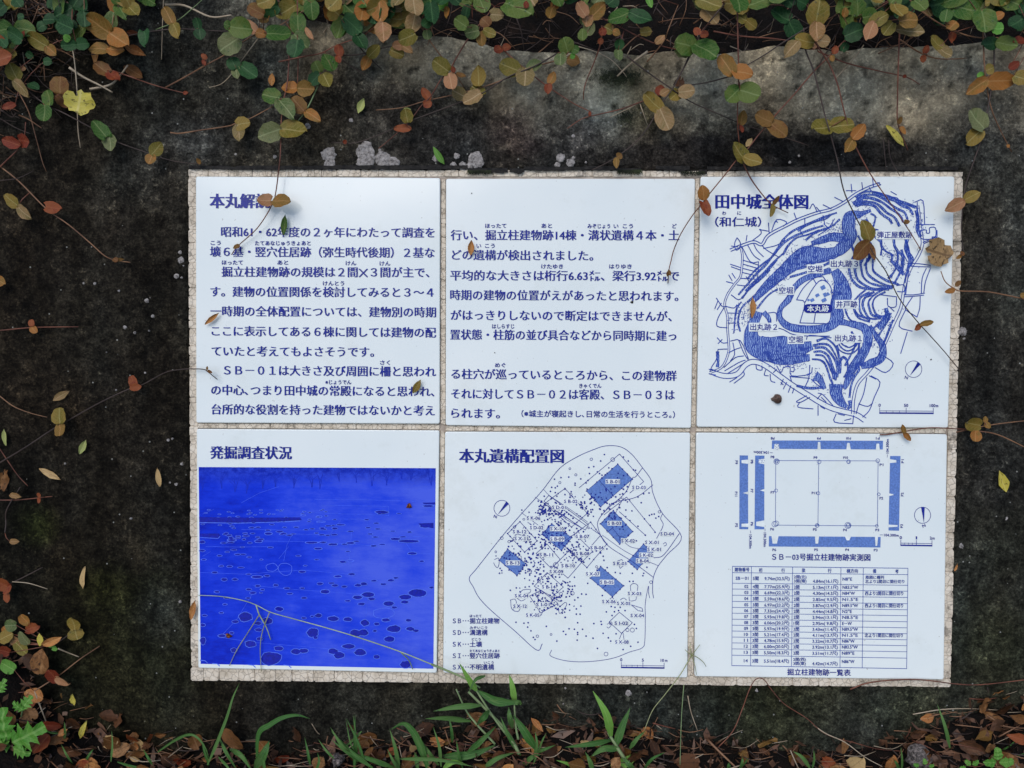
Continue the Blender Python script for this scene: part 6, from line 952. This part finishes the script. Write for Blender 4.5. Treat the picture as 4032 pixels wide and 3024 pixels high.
for i in range(235):
    left = i < 34; a_ = random.uniform(-.66, -.50) if left else random.uniform(-.66, .64); s = random.uniform(-.012, .065)*(1 if not left else 1.3)
    up = random.uniform(.002, .016)+(.012 if left else 0); sz = random.uniform(.012, .030)*(1.1 if left else 1); p = gl(a_, s, up); an = random.uniform(0, 6.28)
    mk = random.choices(['D', 'd', 'b', 'O', 'r', 'w'], [6, 3, 4, 1.2, .9, .45])[0]; kind = random.choice(['ovate', 'narrow', 'ovate', 'narrow', 'ragged'])
    d = np.array([math.cos(an), math.sin(an)*.7, random.uniform(-.35, .5)])*sz
    ed_ = [(-.60, 'far left edge'), (-.52, 'lower left corner'), (-.44, 'left of the photo tile')]; zone = next((z_ for e_, z_ in ed_ if a_ < e_), None)
    if zone is None:
        k_ = (a_+.44)/.98*3; tn = ('photo', 'plan', 'table')[min(2, max(0, int(k_)))]; zone = 'below the %s of the %s tile' % (('left end', 'middle', 'right end')[min(2, int((k_-int(k_))*3))], tn) if a_ < .54 else 'lower right corner'
    for _try in range(40):
        tone = {'D': 'dark brown', 'd': 'mottled tan', 'b': 'dull brown', 'O': 'orange', 'r': 'dark red', 'w': 'straw coloured'}[mk]; shp = {'ovate': 'oval', 'narrow': 'narrow', 'ragged': 'ragged'}[kind]; big = 'large' if sz > .024 else 'small' if sz < .016 else 'middling'
        if (big, tone, shp, zone) not in USED: break
        mk = random.choices(['D', 'd', 'b', 'O', 'r', 'w'], [6, 3, 4, 1.2, .9, .45])[0]; kind = random.choice(['ovate', 'narrow', 'ragged']); s2 = random.uniform(.012, .030); d = d*s2/sz; sz = s2
    USED.add((big, tone, shp, zone))
    o = leafobj(kind, mk, None, 'dead_leaf', label='%s %s %s dead leaf in litter %s' % (big, tone, shp, zone), category='leaf', group='dead leaves in the litter')
    place(o, p, p+d, sz*random.uniform(.4, .75), random.uniform(-.7, .7))
for mk, cnt in (('b', 240), ('k', 160), ('w', 110), ('r', 60)):
    vs, fs = [], []
    for _ in range(cnt):
        p = gl(random.uniform(-.68, .66), random.uniform(-.015, .07), random.uniform(.002, .018)); L_ = random.uniform(.006, .045); an = random.gauss(0, .7); d = np.array([math.cos(an), math.sin(an)*.6, random.uniform(-.3, .4)])*L_
        addtube(smooth([p-d/2, p+np.array([0, random.uniform(-.1, .1), .1])*L_, p+d/2], 3), random.uniform(.0003, .0009))
    obj('litter_twigs', mesh('litter_twigs', vs, fs, SM[mk], True), None, kind='stuff', label={'b': 'brown twigs scattered in the litter', 'k': 'dark rootlets in the litter', 'w': 'straw bits scattered in the litter', 'r': 'reddish wiry roots in the litter'}[mk], category='twigs')
vs, fs = [], []                                              # crumbled leaf bits
for _ in range(2600):
    p = gl(random.uniform(-.70, .68), random.uniform(-.015, .075), random.uniform(.0, .008)); l = random.uniform(.0012, .005); o = len(vs)
    q = rng.normal(size=(4, 3))*l; q[3] = q[0]+q[2]-q[1]; vs += list(p+q); fs.append((o, o+1, o+2, o+3))
obj('leaf_crumbs', mesh('leaf_crumbs', vs, fs, stemmat('leaf_crumbs', (.03, .016, .01), (.16, .08, .045))), None, kind='stuff', label='crumbled leaf bits covering the soil', category='litter')
M_stone, n, b = newmat('speckled_stone', .8, .3); oc = objco(n)
n.links.new(ramp(n, noise(n, 260, 4, .7, oc), [(.38, (.03, .026, .024)), (.5, (.11, .095, .085)), (.64, (.27, .23, .21))]), b.inputs['Base Color']); bump(n, b, noise(n, 200, 4, .7, oc), .8, .003)
for i, (z, x, y, r_, lab) in enumerate([('6', 1555, 1590, 66, 'speckled grey stone in the litter at lower right'), ('5', 30, 1600, 30, 'small brown stone in the litter below the photo tile'), ('6', 2180, 1640, 34, 'small dark stone at the lower right corner')]):
    o = blobmesh('stone', M_stone, z, x, y, r_, .028, .014, 60+i, None, asp=1.15, rough_=.22); o['label'] = lab; o['category'] = 'stone'

# ------------------------------------------------------------------ grass and weeds
def blade(z, p, w_, root, mat, h0=.03, h1=.035, name='blade'):
    q = smooth(p, 6) if len(p) > 2 else np.array([np.array(p[0])*(1-t_)+np.array(p[1])*t_ for t_ in np.linspace(0, 1, 7)], float)
    m_ = len(q); t_ = np.linspace(0, 1, m_); u, v = zp(z, q[:, 0], q[:, 1]); h = h0+(h1-h0)*t_+.012*np.sin(t_*math.pi)*random.uniform(.2, 1)
    c_ = P(u, v, h); d = np.gradient(c_, axis=0); d /= np.linalg.norm(d, axis=1)[:, None]; sd_ = np.cross(d, np.array([random.uniform(-.35, .35), random.uniform(-.3, .3), 1.])); sd_ /= np.linalg.norm(sd_, axis=1)[:, None]
    nn_ = np.cross(sd_, d); hw = w_*.80*Z[z][2]*.00057*.5*np.clip(np.minimum(1, .35+t_*2.6)*(1-t_**2.4), .02, 1); vs = []; uv = []
    for i in range(m_):
        for k in (-1, 0, 1): vs.append(c_[i]+sd_[i]*hw[i]*k+nn_[i]*abs(k)*hw[i]*.35); uv.append((.5+k*.45, t_[i]))
    f = [(i*3+k, i*3+k+1, (i+1)*3+k+1, (i+1)*3+k) for i in range(m_-1) for k in (0, 1)]
    return obj(name, mesh(name, vs, f, mat, True, uv=uv), root)
def stalk(z, p, r_, root, mk='g', h0=.03, h1=.03, name='stem'): return obj(name, tubemesh(name, lastpath(z, p, h0, h1, .001), r_, SM[mk], n_=6), root)
g, g2 = M_grass, M_grass2
GP = [('4', 'tall slim grass blade rising to the photo tile corner', [([(1290, 1640), (1340, 1530), (1410, 1350), (1450, 1220), (1490, 1130)], 27, g), ([(980, 1560), (1080, 1490), (1170, 1450), (1230, 1470), (1280, 1540), (1300, 1610)], 24, g), ([(1300, 1640), (1275, 1560), (1255, 1490)], 24, g)]),
      ('4', 'grass plant with one long blade bent to the right under the photo tile', [([(1600, 1659), (1610, 1450), (1680, 1390), (1760, 1345), (1850, 1330), (1930, 1352)], 42, g), ([(1590, 1659), (1640, 1570), (1675, 1490)], 75, g), ([(1430, 1540), (1500, 1575), (1570, 1680)], 52, g), ([(1370, 1480), (1420, 1580), (1480, 1680)], 34, g), ([(1360, 1590), (1410, 1640), (1440, 1690)], 30, g)]),
      ('4', 'grass tuft at the lower left beside the lobed weed', [([(470, 1650), (420, 1580), (380, 1510)], 30, g), ([(60, 1620), (150, 1590), (250, 1588)], 34, g), ([(690, 1620), (700, 1520), (695, 1425)], 18, g), ([(730, 1620), (840, 1650), (960, 1660)], 26, g), ([(520, 1640), (560, 1570), (600, 1520)], 20, g), ([(400, 1480), (405, 1430), (400, 1370)], 22, g), ([(250, 1400), (330, 1440), (440, 1430)], 22, g), ([(950, 1640), (920, 1590), (890, 1540)], 24, g)]),
      ('4', 'sparse grass between the photo tile and the plan tile', [([(2205, 1680), (2215, 1500), (2198, 1330)], 26, g), ([(2230, 1620), (2130, 1520), (2055, 1405)], 34, g), ([(2260, 1620), (2160, 1560), (2060, 1480)], 30, g), ([(1930, 1640), (1915, 1560), (1895, 1465)], 22, g), ([(2080, 1600), (2030, 1550), (1980, 1480)], 20, g), ([(1960, 1690), (1985, 1620), (1975, 1560)], 22, g), ([(1650, 1690), (1640, 1600), (1660, 1540)], 26, g), ([(2212, 1560), (2180, 1500), (2150, 1350)], 14, g)]),
      ('5', 'grass with a broad arched blade left of the green foxtail plant', [([(590, 1680), (540, 1530), (490, 1430), (430, 1380), (350, 1420)], 60, g), ([(405, 1690), (385, 1550), (345, 1415)], 38, g), ([(240, 1659), (110, 1560), (-20, 1430)], 36, g), ([(125, 1680), (128, 1500), (130, 1325)], 26, g), ([(190, 1620), (140, 1480), (75, 1350)], 22, g), ([(170, 1430), (110, 1490), (40, 1550)], 20, g), ([(380, 1659), (220, 1600), (80, 1560)], 44, g), ([(650, 1640), (590, 1560), (540, 1480)], 36, g), ([(400, 1600), (640, 1605), (870, 1650)], 36, g), ([(420, 1690), (370, 1620), (330, 1540)], 26, g)]),
      ('5', 'main green grass plant whose long stem lies across the photo tile', [([(1255, 1540), (1180, 1420), (1112, 1330)], 72, g), ([(1125, 1262), (1110, 1150), (1088, 1075)], 52, g2), ([(1120, 1252), (1010, 1240), (940, 1205), (885, 1172)], 72, g), ([(1150, 1262), (1140, 1250), (1010, 1245), (960, 1230)], 40, g), ([(912, 1268), (760, 1278), (615, 1306)], 46, g), ([(850, 1365), (700, 1345), (565, 1352)], 54, g), ([(965, 1300), (920, 1350), (885, 1395)], 58, g), ([(886, 1178), (840, 1110), (778, 1005)], 50, g2), ([(940, 1085), (880, 1110), (835, 1190)], 28, g), ([(1110, 1410), (1090, 1340), (1085, 1280)], 46, g), ([(830, 1560), (920, 1480), (1010, 1395)], 50, g), ([(1160, 1580), (1080, 1450), (1035, 1340)], 34, g), ([(680, 1585), (850, 1575), (1005, 1515)], 66, g), ([(1255, 1560), (1310, 1540), (1380, 1515)], 28, g), ([(665, 1650), (655, 1530), (615, 1400)], 28, g), ([(735, 1500), (730, 1430), (715, 1345)], 26, g), ([(800, 1660), (775, 1570), (760, 1485)], 28, g), ([(1160, 1659), (1230, 1590), (1290, 1575)], 40, g), ([(930, 1659), (1010, 1600), (1130, 1560)], 40, g), ([(1240, 1600), (1260, 1510), (1250, 1430)], 26, g), ([(1230, 1659), (1290, 1500), (1320, 1440)], 16, g), ([(680, 1659), (740, 1620), (830, 1640)], 42, g2), ([(520, 1670), (510, 1600), (500, 1560)], 34, g)]),
      ('5', 'young grass plant with fanned blades between plan and table tiles', [([(1722, 1460), (1690, 1320), (1608, 1178)], 66, g2), ([(1748, 1525), (1790, 1400), (1842, 1282)], 64, g), ([(1722, 1485), (1590, 1508), (1435, 1530)], 48, g), ([(1780, 1540), (1680, 1535), (1595, 1590)], 58, g), ([(1838, 1538), (1880, 1480), (1938, 1425)], 34, g), ([(1720, 1659), (1830, 1610), (1895, 1560)], 82, g2), ([(1610, 1680), (1590, 1610), (1560, 1555)], 40, g), ([(1450, 1660), (1500, 1620), (1560, 1610)], 36, g), ([(1860, 1680), (1840, 1640), (1790, 1590)], 50, g), ([(1930, 1659), (1980, 1600), (2060, 1560)], 24, g), ([(1500, 1690), (1470, 1640), (1380, 1610)], 34, g2)]),
      ('6', 'single upright grass blade against the slab at lower right', [([(1750, 1535), (1720, 1400), (1672, 1262)], 28, g)]),
      ('6', 'few short grass blades in the litter under the table tile', [([(880, 1659), (830, 1590), (775, 1555)], 32, g), ([(893, 1665), (905, 1600), (903, 1545)], 24, g), ([(440, 1670), (458, 1620), (460, 1570)], 26, g), ([(450, 1660), (480, 1620), (500, 1590)], 16, g), ([(370, 1680), (375, 1640), (385, 1610)], 30, g), ([(1450, 1680), (1452, 1600), (1445, 1530)], 20, g), ([(1440, 1680), (1420, 1630), (1395, 1600)], 24, g), ([(2050, 1560), (2120, 1520), (2212, 1440)], 18, g), ([(2130, 1620), (2180, 1580), (2240, 1560)], 16, g)])]
for (z, lab, bl) in GP:
    root = thing('grass_plant', lab, 'grass', 'grass plants at the foot of the slab'); bd_ = []
    for (p, w_, mt) in bl:
        bo = blade(z, p, w_, root, mt, random.uniform(.03, .045), random.uniform(.03, .05)); vv = bo.data.vertices
        if w_ > 40:
            for _ in range(7):
                q = np.array(vv[random.randrange(2, len(vv)-3)].co)-ORG; c_ = np.array([q@AX, q@UP, q@NR])+rng.normal(size=3)*.0008; bd_.append((c_+np.array([0, 0, .0006]), random.uniform(.0004, .0008)))
    if bd_: v_b, f_b = bead_mesh(bd_); obj('dew', mesh('dew', v_b, f_b, M_dew, True), root, kind='stuff')
    if lab.startswith('main'):
        stalk('5', [(1150, 1570), (1080, 1440), (960, 1310), (835, 1185)], .0022, root, 'g', .04, .03); stalk('5', [(1000, 1510), (880, 1380), (820, 1300), (758, 1168)], .0014, root, 'g', .04, .03); stalk('5', [(1145, 1480), (1130, 1400), (1120, 1260)], .0016, root, 'g', .04, .035)
        stalk('5', [(1120, 1510), (1010, 1370), (930, 1250), (880, 1170)], .0016, root, 'g', .04, .03)
        p = [(65, 1070), (200, 1077), (330, 1100), (420, 1130), (510, 1175), (650, 1215), (850, 1270), (1050, 1330), (1300, 1415), (1500, 1495), (1680, 1570), (1800, 1640)]
        stalk('d', p[::-1], .00075, root, 'y', .026, .009, name='flower_stalk')
        stalk('d', p[9:], .0014, root, 'g', .022, .031)
        stalk('d', [(420, 1130), (440, 1190), (480, 1260), (510, 1345)], .0009, root, 'y', .012, .010, name='seed_spike'); stalk('d', [(440, 1190), (370, 1300), (300, 1410), (255, 1505)], .0007, root, 'o', .012, .009, name='seed_spike'); stalk('d', [(505, 1170), (460, 1290), (445, 1400), (452, 1540)], .0007, root, 'o', .012, .009, name='seed_spike'); stalk('d', [(1310, 1420), (1360, 1470), (1385, 1525)], .0008, root, 'g', .015, .01, name='seed_spike')
    if lab.startswith('young'): stalk('5', [(1830, 1640), (1760, 1530), (1705, 1440)], .0026, root, 'g', .04, .035)
root = thing('dry_weed', 'spidery dry seed head leaning over the gap between the last two tiles', 'seed head')
for p in [[(1570, 1440), (1595, 1410), (1622, 1375)], [(1570, 1440), (1550, 1425), (1530, 1405)], [(1570, 1440), (1600, 1450), (1640, 1480), (1660, 1510)], [(1570, 1440), (1590, 1500), (1600, 1560)], [(1570, 1440), (1560, 1390), (1565, 1370)]]: stalk('e', p, .0006, root, 'o', .013, .014, name='spike')
stalk('e', [(1570, 1440), (1500, 1560), (1400, 1690), (1330, 1780), (1280, 1900)], .0007, root, 'o', .013, .03)
root = thing('grass_stalk', 'thin straight green stalk at the foot of the gap left of the table tile', 'grass'); stalk('5', [(2175, 1140), (2160, 1350), (2150, 1680)], .0006, root, 'g', .012, .04)
def lobed(root, z, x, y, r_, ang, mk, lobes=4, deep=.62):      # deeply cut leaf: midrib from x y, lobes on both sides
    sc = Z[z][2]*.00057*r_; c0 = P(*zp(z, x, y), .062)[0]; n_ = 40; vs = []; uv = []
    for i in range(n_+1):
        t_ = i/n_; e = math.sin(math.pi*min(1, t_*.93+.07)**.85)**.7*.46; ph_ = (t_*lobes) % 1; k = 1-deep*(1-min(1, ph_/.62))**.8 if ph_ < .62 else 1-deep*((ph_-.62)/.38)**1.2*.9
        k *= 1-.10*abs(math.sin(t_*lobes*9.5)); adv = .13*k
        for sd_ in (-1, -.5, 0, .5, 1):
            X = sd_*e*k; Y = t_+abs(sd_)*adv-.02; vs.append((X*math.cos(ang)-Y*math.sin(ang), X*math.sin(ang)+Y*math.cos(ang), .10*abs(sd_)*e+.10*math.sin(t_*3)+.03*math.sin(t_*20+x))); uv.append((X+.5, t_))
    f = [(i*5+k, i*5+k+1, (i+1)*5+k+1, (i+1)*5+k) for i in range(n_) for k in range(4)]
    return obj('leaf', mesh('lobed_leaf', np.array(vs)*sc+c0, f, LM[mk], True, uv=uv), root)
root = thing('lobed_weed', 'bright green weed with deeply cut leaves in the lower left corner', 'weed')
for a_ in [(75, 1500, 225, -1.1), (50, 1490, 200, .12), (140, 1290, 100, -.65), (150, 1300, 80, .9), (60, 1520, 140, 1.3), (40, 1560, 120, .3), (80, 1530, 110, -1.9), (0, 1190, 90, -.4)]: lobed(root, '4', *a_, 'n')
stalk('4', [(40, 1620), (60, 1540), (90, 1490), (120, 1400), (145, 1270)], .0014, root, 'g', .03, .035)
for lab, lst in [('small bright green clover like weed at the lower right', [(2048, 1612, 75, .1), (2040, 1622, 70, 1.6), (2058, 1625, 78, -1.4)]), ('tiny green seedling left of the lobed clover at lower right', [(1880, 1640, 42, .9), (1890, 1640, 42, -.9), (1850, 1655, 34, 1.6)]), ('tiny green seedling right of the grey stone', [(1600, 1640, 38, .3), (1560, 1645, 34, 1.3), (1620, 1650, 30, -1.2)])]:
    root = thing('seedling', lab, 'weed')
    for a_ in lst: lobed(root, '6', *a_, 'n', 2, .3)
    stalk('6', [(lst[0][0], lst[0][1]), (lst[0][0]+4, lst[0][1]+40), (lst[0][0], lst[0][1]+80)], .0007, root, 'g', .036, .04)
# water drop hanging at the tip of the red creeper over the map
M_water, n, b = newmat('water', .02, .5); b.inputs['Transmission Weight'].default_value = 1; b.inputs['IOR'].default_value = 1.33; b.inputs['Base Color'].default_value = (1, 1, 1, 1)
o = blobmesh('water_drop', M_water, 'c', 1378, 520, 9, TH+.0005, .004, 3, None, rough_=.05); o['label'] = 'clear water drop at the creeper tip on the map tile'; o['category'] = 'water drop'
